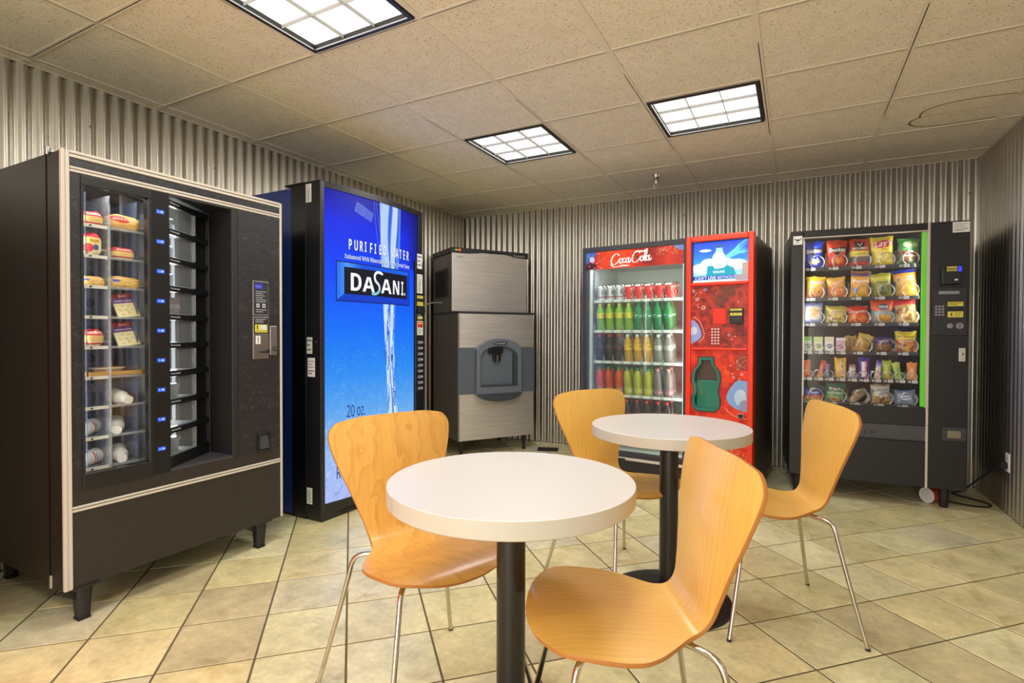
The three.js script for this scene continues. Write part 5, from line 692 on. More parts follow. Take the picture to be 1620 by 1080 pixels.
  const ring = (r, h, y, n) => { const g = clean(new THREE.CylinderGeometry(r, r, h, 24, 1, true)).translate(0, y, 0), uv = g.attributes.uv, w = lab[n]; for (let i = 0; i < uv.count; i++) uv.setXY(i, w[0] + (w[2] - w[0]) * uv.getX(i), w[1] + (w[3] - w[1]) * uv.getY(i)); return g; };
  const liquid = (c, tr = 0.4) => phys({ color: c, roughness: 0.28, transmission: tr, thickness: 0, ior: 1.4 });
  const canEnds = { top: lathe([[0.0001, 0.1195], [0.024, 0.1195], [0.0255, 0.1225], [0.027, 0.1225], [0.0275, 0.121], [0.0328, 0.111]], 24), bottom: lathe([[0.0328, 0.008], [0.026, 0.0], [0.0001, 0.003]], 24) };
  const bodyG = lathe([[0.0001, 0.002], [0.026, 0], [0.0335, 0.007], [0.0335, 0.07], [0.031, 0.085], [0.0335, 0.1], [0.0335, 0.142], [0.028, 0.172], [0.0155, 0.2], [0.0135, 0.212]], 24), capG = lathe([[0.0135, 0.205], [0.0148, 0.206], [0.0148, 0.222], [0.0138, 0.2235], [0.0001, 0.2235]], 20), neckG = lathe([[0.0135, 0.2005], [0.0165, 0.202], [0.0165, 0.204], [0.0135, 0.2055]], 20);
  const capMats = { y: std({ color: 0xd8cf3a, roughness: 0.4 }), g: std({ color: 0x1f7a48, roughness: 0.4 }), r: std({ color: 0xb82a30, roughness: 0.4 }), w: std({ color: 0xd4d2cc, roughness: 0.4 }), p: std({ color: 0xc4908c, roughness: 0.4 }) };
  const kinds = {
    mello: ['lime green soda bottle with a yellow label', liquid(0x9bd03a), 'mello', 'y', 'lime green bottle'], lime: ['dark green soda bottle with a green label', liquid(0x2aa45c, 0.5), 'lime', 'g', 'dark green bottle'], cola: ['dark cola bottle with a red cap', liquid(0x2c1614, 0.1), 'cola', 'r', 'dark cola bottle'], lemonade: ['golden yellow lemonade bottle', liquid(0xe8b52c), 'lemonade', 'w', 'golden bottle'], clearwater: ['colourless bottle with a grey label', liquid(0xd6d8d0, 0.75), 'clearwater', 'w', 'colourless bottle'],
    orange: ['orange soda bottle with a green cap', liquid(0xf0561a), 'orange', 'g', 'orange bottle'], pine: ['pale yellow soda bottle with a green cap', liquid(0xd2cf3a), 'pine', 'g', 'pale yellow bottle'], pinkwater: ['greyish bottle with a pink cap', liquid(0xb0a6a2, 0.6), 'pinkwater', 'p', 'greyish bottle'], dark: ['dark soda bottle with a red cap', liquid(0x3a1a1a, 0.15), 'cola', 'r', 'dark bottle'],
  };
  const ordinal = ['leftmost', 'second', 'third', 'fourth', 'fifth', 'sixth', 'seventh', 'rightmost'], rows = ['top', 'second', 'third', 'fourth', 'lowest'];
  const set = (o, k, row, n, pitch) => { const z = -0.046 - n * pitch, c = Math.cos(rise), s = Math.sin(rise); o.position.set(...inFrame(F4, cols(k), ys[row] - z * s - 0.003, -0.08 + z * c)); o.rotation.set(rise, F4.turn + (o.name.includes('can') ? 0.25 * (hash2(k, row, n) - 0.5) : 0.5 * (hash2(k, row, n) - 0.5)), 0, 'YXZ'); };
  const canProto = {};
  for (let k = 0; k < 8; k++) for (let n = 0; n < 3; n++) {
    const type = k < 3 ? 'silver' : 'redcan', what = k < 3 ? 'silver soda can' : 'red soda can', label = n ? `${what}, ${n === 1 ? 'second' : 'third'} one back in the ${ordinal[k]} lane of the top shelf` : `front ${what}, ${ordinal[k]} of eight lanes on the top glass shelf`;
    let o; if (!canProto[type]) { o = canProto[type] = thing('soda_can', label, 'can', [0, 0, 0], 0); part('can_body', ring(0.0328, 0.103, 0.0595, type), canMat, o); part('can_top', [canEnds.top], M.steel, o); part('can_bottom', canEnds.bottom, M.steel, o); } else o = copyOf(canProto[type], label);
    o.userData.group = n ? `${what}s behind the front row` : 'front row of cans on the top shelf'; set(o, k, 0, n, 0.067);
  }
  const plan = [['mello', 'mello', 'mello', 'mello', 'lime', 'lime', 'lime', 'lime'], ['cola', 'cola', 'cola', 'lemonade', 'lemonade', 'lemonade', 'clearwater', 'clearwater'], ['orange', 'orange', 'orange', 'pine', 'pine', 'pine', 'pinkwater', 'pinkwater'], ['dark', 'dark', 'dark', 'dark', 'dark', 'dark', 'dark', 'dark']];
  const proto = {};
  plan.forEach((line, r) => line.forEach((type, k) => { for (let n = 0; n < 2; n++) {
    const [what, mat, lb, cap] = kinds[type], label = n ? `${kinds[type][4]}, behind the ${ordinal[k]} front bottle of the ${rows[r + 1]} shelf` : `${what}, ${ordinal[k]} on the ${rows[r + 1]} glass shelf, front row`;
    let o; if (!proto[type]) { o = proto[type] = thing('soda_bottle', label, 'bottle'); part('bottle_body', bodyG, mat, o); part('bottle_label', ring(0.0339, type === 'mello' ? 0.05 : 0.046, type === 'mello' ? 0.125 : type === 'orange' || type === 'pine' || type === 'pinkwater' ? 0.04 : 0.122, lb), labelMat, o); part('bottle_cap', [capG, neckG], capMats[cap], o); } else o = copyOf(proto[type], label);
    o.userData.group = n ? `second row bottles on the ${rows[r + 1]} shelf` : `bottles on the ${rows[r + 1]} shelf`; set(o, k, r + 1, n, 0.072);
  } }));
}
// ---------------------------------------------------------------- black snack machine with coils
const F5 = { x: -0.033, z: -4.25, turn: R(4.29) };
{
  const t = thing('snack_vending_machine', 'black snack machine with rows of chip bags behind glass and a lime green strip', 'vending machine', [F5.x, 0, F5.z], F5.turn);
  const TOP = 1.852, D = -0.74, skin = std({ color: 0x191718, roughness: 0.42 }), inner = std({ color: 0x201f21, roughness: 0.5 }), lime = std({ color: 0x63c814, roughness: 0.4, emissive: 0x3f9a08, emissiveIntensity: 0.35 });
  part('cabinet', [bx(0, 0.03, 0.14, TOP, D, -0.05, 0.004), bx(0.97, 1.0, 0.14, TOP, D, -0.05, 0.004), bx(0.03, 0.97, TOP - 0.03, TOP, D, -0.05), bx(0.03, 0.97, 0.14, 0.17, D, -0.05), bx(0.03, 0.97, 0.17, TOP - 0.03, D, D + 0.02)], skin, t);
  part('inner_wall', [bx(0.03, 0.036, 0.6, 1.83, D + 0.02, -0.05), bx(0.79, 0.796, 0.6, 1.83, D + 0.02, -0.05), bx(0.036, 0.79, 0.6, 0.606, D + 0.02, -0.05)], inner, t);
  part('door_frame', bx(0.0, 0.076, 0.15, TOP + 0.002, -0.05, 0.0, 0.003), skin, t);
  part('door_frame', bx(0.082, 0.786, 1.806, TOP + 0.002, -0.05, 0.0, 0.003), skin, t);
  part('white_trim', bx(0.075, 0.083, 0.16, 1.81, -0.02, 0.004, 0.002), M.trimWhite, t);
  part('white_trim', bx(0.785, 0.798, 0.137, TOP + 0.003, -0.04, 0.004, 0.002), M.trimWhite, t);
  part('glass_bead', bx(0.083, 0.786, 1.8, 1.807, -0.02, 0.003, 0.001), M.trimWhite, t);
  part('door_glass', bx(0.083, 0.786, 0.652, 1.8, -0.014, -0.009), M.glass, t);
  { const g = part('lime_strip', bx(0.759, 0.785, 0.66, 1.8, -0.034, -0.016, 0.002), lime, t, 'lime green light strip'); for (let i = 0; i < 12; i++) part('strip_clip', cyl(0.0035, 0.0035, 0.004, 0.779, 0.72 + i * 0.094, -0.0155, PI / 2, 0, 0, 10), M.steel, g); }
  part('lower_band', bx(0.083, 0.786, 0.537, 0.652, -0.04, 0.0, 0.003), skin, t);
  { const p = part('push_flap', place(bx(-0.3515, 0.3515, -0.05, 0.05, -0.008, 0.002, 0.003), 0.4345, 0.486, -0.006, R(4)), std({ color: 0x4a494e, roughness: 0.4 }), t);
    const s = canvasTex(256, 64, (g) => { g.fillStyle = '#4a494e'; g.fillRect(0, 0, 256, 64); g.fillStyle = '#0c0b0d'; g.font = 'bold 58px sans-serif'; g.textAlign = 'center'; 'PUSH'.split('').forEach((c, i) => g.fillText(c, 32 + i * 64, 51)); });
    part('push_lettering', place(fitUV(bx(-0.0685, 0.0775, -0.026, 0.01, 0.002, 0.0026), -0.0685, 0.0775, -0.026, 0.01), 0.4345, 0.486, -0.006, R(4)), std({ map: s, roughness: 0.4 }), p); part('flap_grip', bx(0.4, 0.786, 0.434, 0.437, -0.01, 0.004), M.black, t); }
  part('kick_panel', bx(0.083, 0.786, 0.14, 0.433, -0.04, 0.0, 0.003), skin, t);
  part('control_side', bx(0.798, 1.002, 0.138, TOP + 0.002, -0.05, 0.002, 0.004), skin, t);
  part('emblem_sticker', printed('emblem', 0.014, 0.07, 1.76, 1.82, 0.0), M.print, t); part('notice_sticker', printed('notice', 0.912, 0.999, 1.78, 1.846, 0.002), M.print, t);
  { const r = part('card_reader', [bx(0.851, 0.953, 1.449, 1.56, 0.0, 0.03, 0.008)], M.black, t); part('reader_face', printed('readerFace', 0.872, 0.945, 1.528, 1.566, 0.03), M.print, r); part('reader_light', bx(0.936, 0.952, 1.53, 1.562, 0.0305, 0.033, 0.001), std({ color: 0x1a22c0, emissive: 0x2a2cff, emissiveIntensity: 2.6 }), r); part('reader_mark', bx(0.918, 0.934, 1.474, 1.484, 0.03, 0.0306), M.paper, r); }
  { const p = part('coin_panel', bx(0.813, 0.988, 1.127, 1.43, 0.0, 0.008, 0.003), std({ color: 0x2b2a2d, roughness: 0.35 }), t); part('bill_visor', bx(0.843, 0.948, 1.388, 1.41, 0.006, 0.016, 0.003), std({ color: 0x9b9c9e, roughness: 0.25, metalness: 0.6 }), p); part('key_legend', printed('keys', 0.82, 0.876, 1.25, 1.326, 0.008), M.print, p);
    for (let i = 0; i < 12; i++) part('key', bx(0.824 + (i % 3) * 0.0175, 0.837 + (i % 3) * 0.0175, 1.306 - Math.floor(i / 3) * 0.0178, 1.318 - Math.floor(i / 3) * 0.0178, 0.0088, 0.011, 0.002), std({ color: 0x8f8f92, roughness: 0.4 }), p);
    part('bill_acceptor', printed('acceptor', 0.887, 0.971, 1.239, 1.343, 0.008, 0.004), M.print, p); part('coin_button', cyl(0.016, 0.016, 0.008, 0.902, 1.188, 0.01, PI / 2, 0, 0, 20), M.steel, p); part('coin_slot_disc', cyl(0.02, 0.02, 0.006, 0.952, 1.188, 0.01, PI / 2, 0, 0, 24), M.steel, p); part('coin_slot', bx(0.9505, 0.9535, 1.174, 1.202, 0.0128, 0.0136), M.black, p); }
  { const l = part('lock_plate', bx(0.951, 0.985, 0.962, 1.048, 0.0, 0.008, 0.003), M.alu, t); part('lock_barrel', cyl(0.008, 0.008, 0.008, 0.968, 1.01, 0.01, PI / 2, 0, 0, 16), M.chrome, l); }
  { const r = part('coin_return', bx(0.871, 0.996, 0.454, 0.54, 0.0, 0.008, 0.004), std({ color: 0x3a3a3e, roughness: 0.4 }), t); part('return_flap', bx(0.897, 0.966, 0.472, 0.52, 0.008, 0.014, 0.003), std({ color: 0x8f8a74, roughness: 0.35, metalness: 0.5 }), r); }
  for (const [u, z] of [[0.055, -0.1], [0.912, -0.1], [0.08, -0.66], [0.92, -0.66]]) { const l = part('leg', place(new THREE.CylinderGeometry(0.036, 0.025, 0.132, 4), u, 0.074, z, 0, PI / 4), M.blackSatin, t); part('foot', bx(u - 0.02, u + 0.02, 0, 0.009, z - 0.02, z + 0.02), M.rubber, l); }
  part('back_grille', bx(0.04, 0.96, 0.17, 0.6, -0.6, -0.59), M.black, t);
  // lamps: white strips down both sides inside the door
  const lamp = std({ color: 0xffffff, emissive: lin(1, 0.99, 0.95), emissiveIntensity: 1.4, roughness: 0.4 });
  part('light_strip', bx(0.786, 0.7895, 0.7, 1.79, -0.05, -0.036), lamp, t); rectLight(t, lin(1, 0.99, 0.94), 27, 0.02, 1.08, [0.783, 1.24, -0.044], [0.5, 1.2, -0.11]);
  part('light_strip', bx(0.0845, 0.088, 0.7, 1.79, -0.05, -0.036), lamp, t); rectLight(t, lin(1, 0.99, 0.94), 24, 0.02, 1.08, [0.09, 1.24, -0.044], [0.38, 1.2, -0.11]);
  // trays and coils
  const wide = [0.153, 0.29, 0.427, 0.562, 0.697], slim = [0.117, 0.184, 0.25, 0.318, 0.386, 0.456, 0.525, 0.593, 0.66, 0.727], rowY = [1.598, 1.386, 1.208, 1.012, 0.827, 0.66];
  const coilMat = std({ color: 0xc9c7c2, roughness: 0.25, metalness: 0.8 }), tray = std({ color: 0x2a292c, roughness: 0.4 }), clearWall = phys({ color: 0xc8ccd2, roughness: 0.15, transmission: 0.8, thickness: 0 });
  const helix = (r) => { const p = []; for (let i = 0; i <= 64; i++) { const a = i / 16 * 2 * PI - PI / 2, n = i < 16 ? 0 : (i - 16) / 16; p.push([r * Math.cos(a), r + r * Math.sin(a), -0.002 - n * 0.032]); } return tube(p, 0.0024, 110, 6); };
  const coilBig = helix(0.046), coilSmall = helix(0.0285);
  const lanes = [wide.map((u) => [u, 1]), wide.map((u) => [u, 1]), wide.map((u) => [u, 1]), [...slim.slice(0, 4).map((u) => [u, 0]), [0.44, 1], [0.575, 1], [0.697, 1]], slim.map((u) => [u, 0]), wide.map((u) => [u, 1])];
  rowY.forEach((y, r) => {
    const s = part('shelf', [bx(0.09, 0.758, y - 0.02, y - 0.006, -0.56, -0.062)], tray, t); part('shelf_edge', bx(0.09, 0.758, y - 0.02, y + 0.004, -0.062, -0.056, 0.001), tray, s);
    lanes[r].forEach(([u, big], k) => { const w = big ? 0.066 : 0.0335; part('lane_wall', bx(u - w - 0.001, u - w + 0.001, y - 0.006, y + (big ? 0.1 : 0.06), -0.5, -0.07), clearWall, s); const c = part('coil', big ? coilBig : coilSmall, coilMat, s); c.position.set(u + (big ? 0.018 : 0), y - 0.004, -0.075); c.rotation.y = rr(-0.12, 0.12); part('price_tag', printed('tagPair', u - w * 0.8, u + w * (big ? 0.1 : 0.8), y - 0.019, y + 0.003, -0.056, 0.002), M.print, s); });
  });

  // ---- snack prints
  const CW = 240, CH = 300, AW = 1920, AH = 1500, cells = [], cell = (i) => { const x = (i % 8) * CW, y = Math.floor(i / 8) * CH; return [x / AW, 1 - (y + CH) / AH, (x + CW) / AW, 1 - y / AH]; };
  const fill = (g, stops) => { const q = g.createLinearGradient(0, 0, 0, CH); stops.forEach(([a, c]) => q.addColorStop(a, c)); g.fillStyle = q; g.fillRect(0, 0, CW, CH); };
  const text = (g, s, x, y, size, c, font = 'bold', rot = 0, fam = 'sans-serif', stroke) => { g.save(); g.translate(x, y); g.rotate(rot); g.font = `${font} ${size}px ${fam}`; g.textAlign = 'center'; if (stroke) { g.strokeStyle = stroke; g.lineWidth = size * 0.16; g.lineJoin = 'round'; g.strokeText(s, 0, 0); } g.fillStyle = c; g.fillText(s, 0, 0); g.restore(); };
  const blob = (g, x, y, rx, ry, c, rot = 0) => { g.fillStyle = c; g.beginPath(); g.ellipse(x, y, rx, ry, rot, 0, 7); g.fill(); };
  const tri = (g, x, y, r, c, rot) => { g.fillStyle = c; g.beginPath(); for (let k = 0; k < 3; k++) g.lineTo(x + r * Math.cos(rot + k * 2.094), y + r * Math.sin(rot + k * 2.094)); g.fill(); };
  const bits = (g, n, x, y, w, h, r, cols, s) => { for (let i = 0; i < n; i++) blob(g, x + w * hash2(i, s, 1), y + h * hash2(i, s, 2), r * (0.6 + 0.8 * hash2(i, s, 3)), r * (0.4 + 0.6 * hash2(i, s, 4)), cols[i % cols.length], 6 * hash2(i, s, 5)); };
  const tortilla = (bg, chip) => (g) => { fill(g, bg); g.fillStyle = 'rgba(255,255,255,0.25)'; g.beginPath(); g.moveTo(60, 20); g.lineTo(200, 90); g.lineTo(120, 70); g.fill(); g.fillStyle = '#14141c'; g.beginPath(); g.moveTo(14, 92); g.lineTo(226, 74); g.lineTo(120, 170); g.fill(); text(g, 'Doritos', 122, 128, 56, '#ffffff', 'bold', -0.04, 'sans-serif', '#16161c'); for (let i = 0; i < 7; i++) tri(g, 70 + 110 * hash2(i, 3, 1), 205 + 50 * hash2(i, 3, 2), 34, chip[i % 2], i * 1.3); };
  const art = [
    tortilla([[0, '#1a3fd0'], [0.5, '#1430b8'], [1, '#0e2490']], ['#e6dca0', '#cfc07a']), tortilla([[0, '#e2402a'], [0.5, '#d8321c'], [1, '#c42a14']], ['#f0902a', '#e2761a']),
    (g) => { fill(g, [[0, '#c4281e'], [0.42, '#c4281e'], [0.421, '#e8cf2c'], [0.62, '#e8cf2c'], [0.621, '#6a625c'], [0.8, '#5c544e'], [0.801, '#c42820'], [1, '#b8241c']]); g.fillStyle = '#18181a'; g.fillRect(62, 30, 116, 88); g.strokeStyle = '#f2f2f2'; g.lineWidth = 8; g.beginPath(); g.moveTo(88, 44); g.lineTo(120, 74); g.lineTo(152, 44); g.stroke(); text(g, 'JACK LINK\u2019S', 120, 112, 32, '#ffffff', 'bold', 0, 'sans-serif', '#18181a'); text(g, 'BEEF JERKY', 120, 168, 26, '#6c8a1c'); },
    (g) => { fill(g, [[0, '#f2dc3c'], [0.6, '#f0d62e'], [1, '#e8c82c']]); blob(g, 130, 78, 100, 38, '#d22a20', -0.1); text(g, 'Lay\u2019s', 132, 98, 76, '#ffffff', 'italic bold', -0.08, 'serif', '#c8241c'); text(g, 'CLASSIC', 150, 140, 20, '#7a6a14'); bits(g, 9, 70, 180, 120, 70, 34, ['#f4e690', '#e2c95a'], 5); },
    (g) => { fill(g, [[0, '#3a7a3a'], [0.45, '#2c6c38'], [0.46, '#7c4a30'], [1, '#2c5a34']]); blob(g, 140, 70, 90, 40, '#8cae66'); text(g, 'Nature', 136, 84, 40, '#eef2d8', 'bold', -0.05, 'serif'); g.fillStyle = '#3f9a4a'; g.fillRect(50, 110, 160, 26); bits(g, 16, 50, 160, 140, 100, 20, ['#3c2018', '#6a3a22', '#8c5a36'], 9); text(g, 'cacao clusters', 140, 200, 24, '#f4ead8', 'italic bold', 0, 'serif'); },
    (g) => { fill(g, [[0, '#ecc838'], [0.4, '#e4b42c'], [0.5, '#d8982c'], [1, '#8a4a20']]); text(g, 'Fritos', 128, 104, 62, '#ffffff', 'italic bold', -0.08, 'serif', '#c42a1c'); bits(g, 20, 50, 170, 140, 90, 18, ['#a8622a', '#c07c34', '#8c4c1e'], 12); },
    (g) => { fill(g, [[0, '#e4b434'], [0.4, '#dc9a34'], [1, '#c8602a']]); text(g, 'Fritos', 150, 96, 50, '#f8efe0', 'italic bold', -0.5, 'serif', '#b8301c'); bits(g, 14, 40, 130, 150, 130, 24, ['#d8502c', '#e08a3c', '#f0b45a'], 14); },
    (g) => { fill(g, [[0, '#e0a83a'], [0.15, '#5a3c94'], [0.25, '#e4a838'], [0.7, '#e0a02c'], [1, '#d8b83a']]); text(g, 'Popped', 122, 130, 56, '#fff6e4', 'bold', -0.06, 'sans-serif', '#c8741c'); blob(g, 60, 214, 34, 30, '#8ea4d8'); bits(g, 12, 110, 180, 100, 80, 26, ['#f0c050', '#e8a83a'], 16); },
    (g) => { fill(g, [[0, '#b8b83a'], [0.2, '#d8d056'], [0.45, '#8c9234'], [1, '#a09a30']]); text(g, 'Harvest', 140, 128, 42, '#2c3018', 'italic bold', -0.03, 'serif'); blob(g, 150, 210, 62, 52, '#5c6a34'); bits(g, 8, 110, 180, 90, 60, 18, ['#76804a', '#4c5a2c'], 18); },
    (g) => { fill(g, [[0, '#2a3cb0'], [0.12, '#2a3cb0'], [0.13, '#e89a34'], [0.5, '#d8a858'], [1, '#d89a3c']]); text(g, 'Ruffles', 130, 118, 50, '#8a5a2c', 'bold', -0.12, 'sans-serif', '#f0d8a0'); bits(g, 9, 90, 150, 110, 110, 36, ['#c89a2c', '#e0b848'], 20); },
    (g) => { fill(g, [[0, '#4454a8'], [0.25, '#d8d2cc'], [0.7, '#dcd4cc'], [1, '#3a50a8']]); blob(g, 124, 120, 64, 50, '#e89a58'); text(g, 'pretzel', 120, 130, 40, '#7a4a2c', 'italic bold', 0, 'serif'); blob(g, 130, 190, 40, 24, '#d8a060'); },
    (g) => { fill(g, [[0, '#c8b848'], [0.5, '#d4c860'], [1, '#c8b44a']]); text(g, 'Skinny', 122, 120, 42, '#7a2c6a', 'italic bold', -0.05, 'serif', '#ece2b0'); bits(g, 26, 20, 160, 200, 120, 16, ['#f2ead0', '#a86a3c', '#7c8a3c', '#e8dcb0'], 22); },
    (g) => { fill(g, [[0, '#d83a1c'], [0.5, '#dc421c'], [1, '#d8341c']]); text(g, 'Cheezers', 120, 116, 48, '#fff4e6', 'bold', -0.03, 'sans-serif', '#a8200e'); bits(g, 14, 30, 160, 180, 110, 32, ['#f0922c', '#e87c22'], 24); },
    (g) => { fill(g, [[0, '#e85a1c'], [0.4, '#e8601e'], [0.5, '#8cb0c8'], [0.65, '#b8b4a4'], [1, '#98968c']]); blob(g, 130, 86, 60, 36, '#38507c'); text(g, 'MILD', 130, 100, 40, '#eef0f0'); bits(g, 12, 80, 170, 120, 90, 30, ['#d8a83c', '#c8882c'], 26); },
    (g) => { fill(g, [[0, '#c8302c'], [0.25, '#cc3a34'], [0.3, '#d8b878'], [1, '#d0a464']]); text(g, 'Cookies', 124, 116, 44, '#6a3a1c', 'italic bold', -0.04, 'serif'); bits(g, 12, 40, 140, 150, 120, 32, ['#b8823c', '#8c5a28', '#e0c084'], 28); },
    ...[['#6aa84a', '#b8c8b0', '#4a7a3c'], ['#c8d88a', '#d8dcb8', '#6a7a3a'], ['#d8dcc8', '#e6e6da', '#2c5aa0'], ['#dcd2d8', '#c8a8c0', '#8a4a80']].map(([a, b, c]) => (g) => { fill(g, [[0, a], [0.22, a], [0.23, b], [0.8, b], [1, '#e4e4dc']]); blob(g, 120, 180, 70, 46, c, 0.2); text(g, 'gum', 120, 194, 48, '#f0f0ea', 'bold', -0.1); g.fillStyle = 'rgba(80,80,80,0.3)'; g.fillRect(20, 70, 200, 8); }),
    (g) => { fill(g, [[0, '#d8c06a'], [0.4, '#c8a84a'], [1, '#b08a34']]); text(g, 'Lorna', 120, 90, 46, '#5a3a1c', 'italic bold', 0.3, 'serif'); bits(g, 10, 60, 150, 120, 100, 34, ['#c89a3c', '#a8782c'], 30); },
    (g) => { fill(g, [[0, '#4a2c6a'], [0.4, '#5c3a78'], [0.5, '#8a6238'], [1, '#7a5430']]); text(g, 'Raisin', 120, 100, 44, '#e8dcc8', 'italic bold', -0.1, 'serif'); bits(g, 16, 40, 150, 150, 110, 24, ['#a87a3c', '#6a4222', '#8c6234'], 32); },
    (g) => { fill(g, [[0, '#e8cc2c'], [0.35, '#e4c42a'], [0.45, '#d8682c'], [1, '#d8a834']]); text(g, 'Mr. Peanut', 120, 84, 36, '#2a2418'); text(g, 'Hot Nuts', 120, 150, 42, '#f8e8d0', 'bold', -0.05, 'sans-serif', '#a8321c'); bits(g, 14, 30, 180, 180, 90, 24, ['#a8582a', '#e0b060', '#7c3c1e'], 34); },
    (g) => { fill(g, [[0, '#e8641a'], [1, '#e2581a']]); text(g, 'REESE\u2019S', 124, 160, 54, '#f2c81e', 'bold', -PI / 2, 'sans-serif', '#6a2a12'); }, (g) => { fill(g, [[0, '#c8302a'], [0.5, '#c8482a'], [1, '#d8b048']]); text(g, 'Twix', 130, 150, 60, '#f0e2c0', 'bold', -PI / 2); }, (g) => { fill(g, [[0, '#9a5a7a'], [0.5, '#5a6a8a'], [1, '#8a98a8']]); text(g, 'crunch', 130, 150, 50, '#e6e6ea', 'bold', -PI / 2); },
    (g) => { fill(g, [[0, '#e8b81e'], [1, '#e0ac1a']]); text(g, 'm&m\u2019s', 134, 150, 84, '#3a2416', 'bold', PI / 2, 'sans-serif', '#f6efdc'); }, (g) => { fill(g, [[0, '#7a3a3a'], [0.3, '#d8d4dc'], [1, '#a8a4b8']]); text(g, 'SNICKERS', 134, 160, 48, '#2c3c9a', 'bold', -PI / 2); }, (g) => { fill(g, [[0, '#2a24a0'], [1, '#2c2494']]); g.fillStyle = '#e8dce4'; g.fillRect(66, 60, 108, 210); text(g, 'BABY', 138, 110, 60, '#c82a4a', 'bold', PI / 2); text(g, 'RUTH', 138, 216, 60, '#c82a4a', 'bold', PI / 2); },
    (g) => { fill(g, [[0, '#3a34a8'], [0.4, '#e0d4d8'], [1, '#c8a4a8']]); text(g, 'bar', 130, 160, 60, '#b02a3c', 'bold', -PI / 2); }, (g) => { fill(g, [[0, '#a8b82a'], [1, '#8aa224']]); text(g, 'Nature', 130, 160, 52, '#f0f0d0', 'bold', -PI / 2); blob(g, 130, 240, 60, 40, '#c8a84a'); }, (g) => { fill(g, [[0, '#b8c86a'], [0.5, '#8ab84a'], [1, '#c8dc8a']]); text(g, 'Valley', 130, 160, 52, '#2c5a2c', 'bold', -PI / 2); }, (g) => { fill(g, [[0, '#e08a3a'], [0.6, '#d87a34'], [1, '#e8b07a']]); text(g, 'Oats', 130, 160, 56, '#fbeed8', 'bold', -PI / 2); },
    (g) => { fill(g, [[0, '#2c3aa8'], [0.45, '#3446b4'], [0.55, '#c85a3c'], [1, '#d89a5a']]); text(g, 'Pop', 120, 110, 70, '#e6eef8', 'italic bold', -0.08, 'serif'); bits(g, 10, 30, 170, 180, 90, 32, ['#d86a3c', '#e8b07a'], 36); },
    (g) => { fill(g, [[0, '#3a7a68'], [0.3, '#2c6a5c'], [0.5, '#5a9a6a'], [1, '#8ab07c']]); g.fillStyle = '#14181c'; g.fillRect(20, 58, 200, 50); text(g, 'Welch\u2019s', 120, 98, 48, '#f4f6f0', 'bold', 0, 'serif'); text(g, 'Fruit Snacks', 124, 160, 36, '#eef4e8', 'italic bold', -0.06, 'serif'); bits(g, 12, 20, 200, 200, 80, 20, ['#c83a4a', '#e8c84a', '#7a3a8a', '#e88a3a'], 38); },
    (g) => { fill(g, [[0, '#c89a5a'], [0.5, '#b07c3c'], [1, '#c8a064']]); bits(g, 20, 10, 10, 220, 280, 30, ['#a86a2c', '#d8b478', '#8c5a28'], 40); g.fillStyle = '#e8e0cc'; g.fillRect(80, 0, 80, 300 * 0.12); },
    (g) => { fill(g, [[0, '#6a3a2c'], [0.12, '#d8d4c4'], [0.5, '#cfcabc'], [1, '#b8a880']]); text(g, 'Famous', 110, 110, 50, '#2c4a9a', 'italic bold', -0.12, 'serif'); text(g, 'Amos', 150, 156, 50, '#2c4a9a', 'italic bold', -0.12, 'serif'); bits(g, 12, 40, 190, 160, 90, 28, ['#a8682c', '#7a4a20', '#c88a44'], 42); },
    (g) => { fill(g, [[0, '#6a84b4'], [0.3, '#8a98b4'], [1, '#98a0b0']]); blob(g, 130, 150, 84, 60, '#2c44a0', 0); blob(g, 130, 150, 74, 51, '#c8d0e0', 0); text(g, 'MINTS', 130, 164, 46, '#2a3c98', 'italic bold', -0.06); },
  ];
  const tex = canvasTex(AW, AH, (g) => art.forEach((f, i) => { g.save(); g.translate((i % 8) * CW, Math.floor(i / 8) * CH); g.beginPath(); g.rect(0, 0, CW, CH); g.clip(); f(g); g.restore(); }));
  const foil = phys({ map: tex, roughness: 0.34, clearcoat: 0.35, clearcoatRoughness: 0.2 }), cardM = std({ map: tex, roughness: 0.45 });
  // a pillow bag: two bulged sheets with flat crimped ends
  function bag(w, h, d, w4, s) {
    const NX = 12, NY = 16, pos = [], uv = [], idx = [];
    for (const side of [1, -1]) { const base = pos.length / 3; for (let j = 0; j <= NY; j++) for (let i = 0; i <= NX; i++) { const a = -1 + 2 * i / NX, b = j / NY, e = Math.min(1, Math.min(b, 1 - b) / 0.16), f = Math.pow(Math.max(0, 1 - Math.pow(Math.abs(a), 2.6)), 0.62) * Math.pow(Math.sin(Math.min(1, Math.max(0, (b - 0.055) / 0.89)) * PI), 0.42), wr = 0.07 * Math.sin(9 * a + 13 * b + s) * Math.cos(7 * b - 5 * a + 2 * s) + 0.05 * Math.sin(21 * a * (1 - e) + s); const pinch = 1 - 0.09 * Math.sin(b * PI) * (1 - 0.3 * Math.abs(a)); const flare = 1 + 0.05 * (1 - e); pos.push(a * w / 2 * pinch * flare, b * h + 0.006 * Math.sin(4 * a + s) * (b > 0.9 ? 1 : 0), side * (d / 2 * f * (1 + wr * 1.5) + 0.0006)); uv.push(w4[0] + (w4[2] - w4[0]) * (0.5 + (side > 0 ? a : -a) / 2 * 0.98), w4[1] + (w4[3] - w4[1]) * (0.01 + 0.98 * b)); } for (let j = 0; j < NY; j++) for (let i = 0; i < NX; i++) { const p = base + j * (NX + 1) + i, q = p + NX + 1; side > 0 ? idx.push(p, p + 1, q, q, p + 1, q + 1) : idx.push(p, q, p + 1, q, q + 1, p + 1); } }
    const g = new THREE.BufferGeometry(); g.setAttribute('position', new THREE.Float32BufferAttribute(pos, 3)); g.setAttribute('uv', new THREE.Float32BufferAttribute(uv, 2)); g.setIndex(idx); g.computeVertexNormals(); return g;
  }
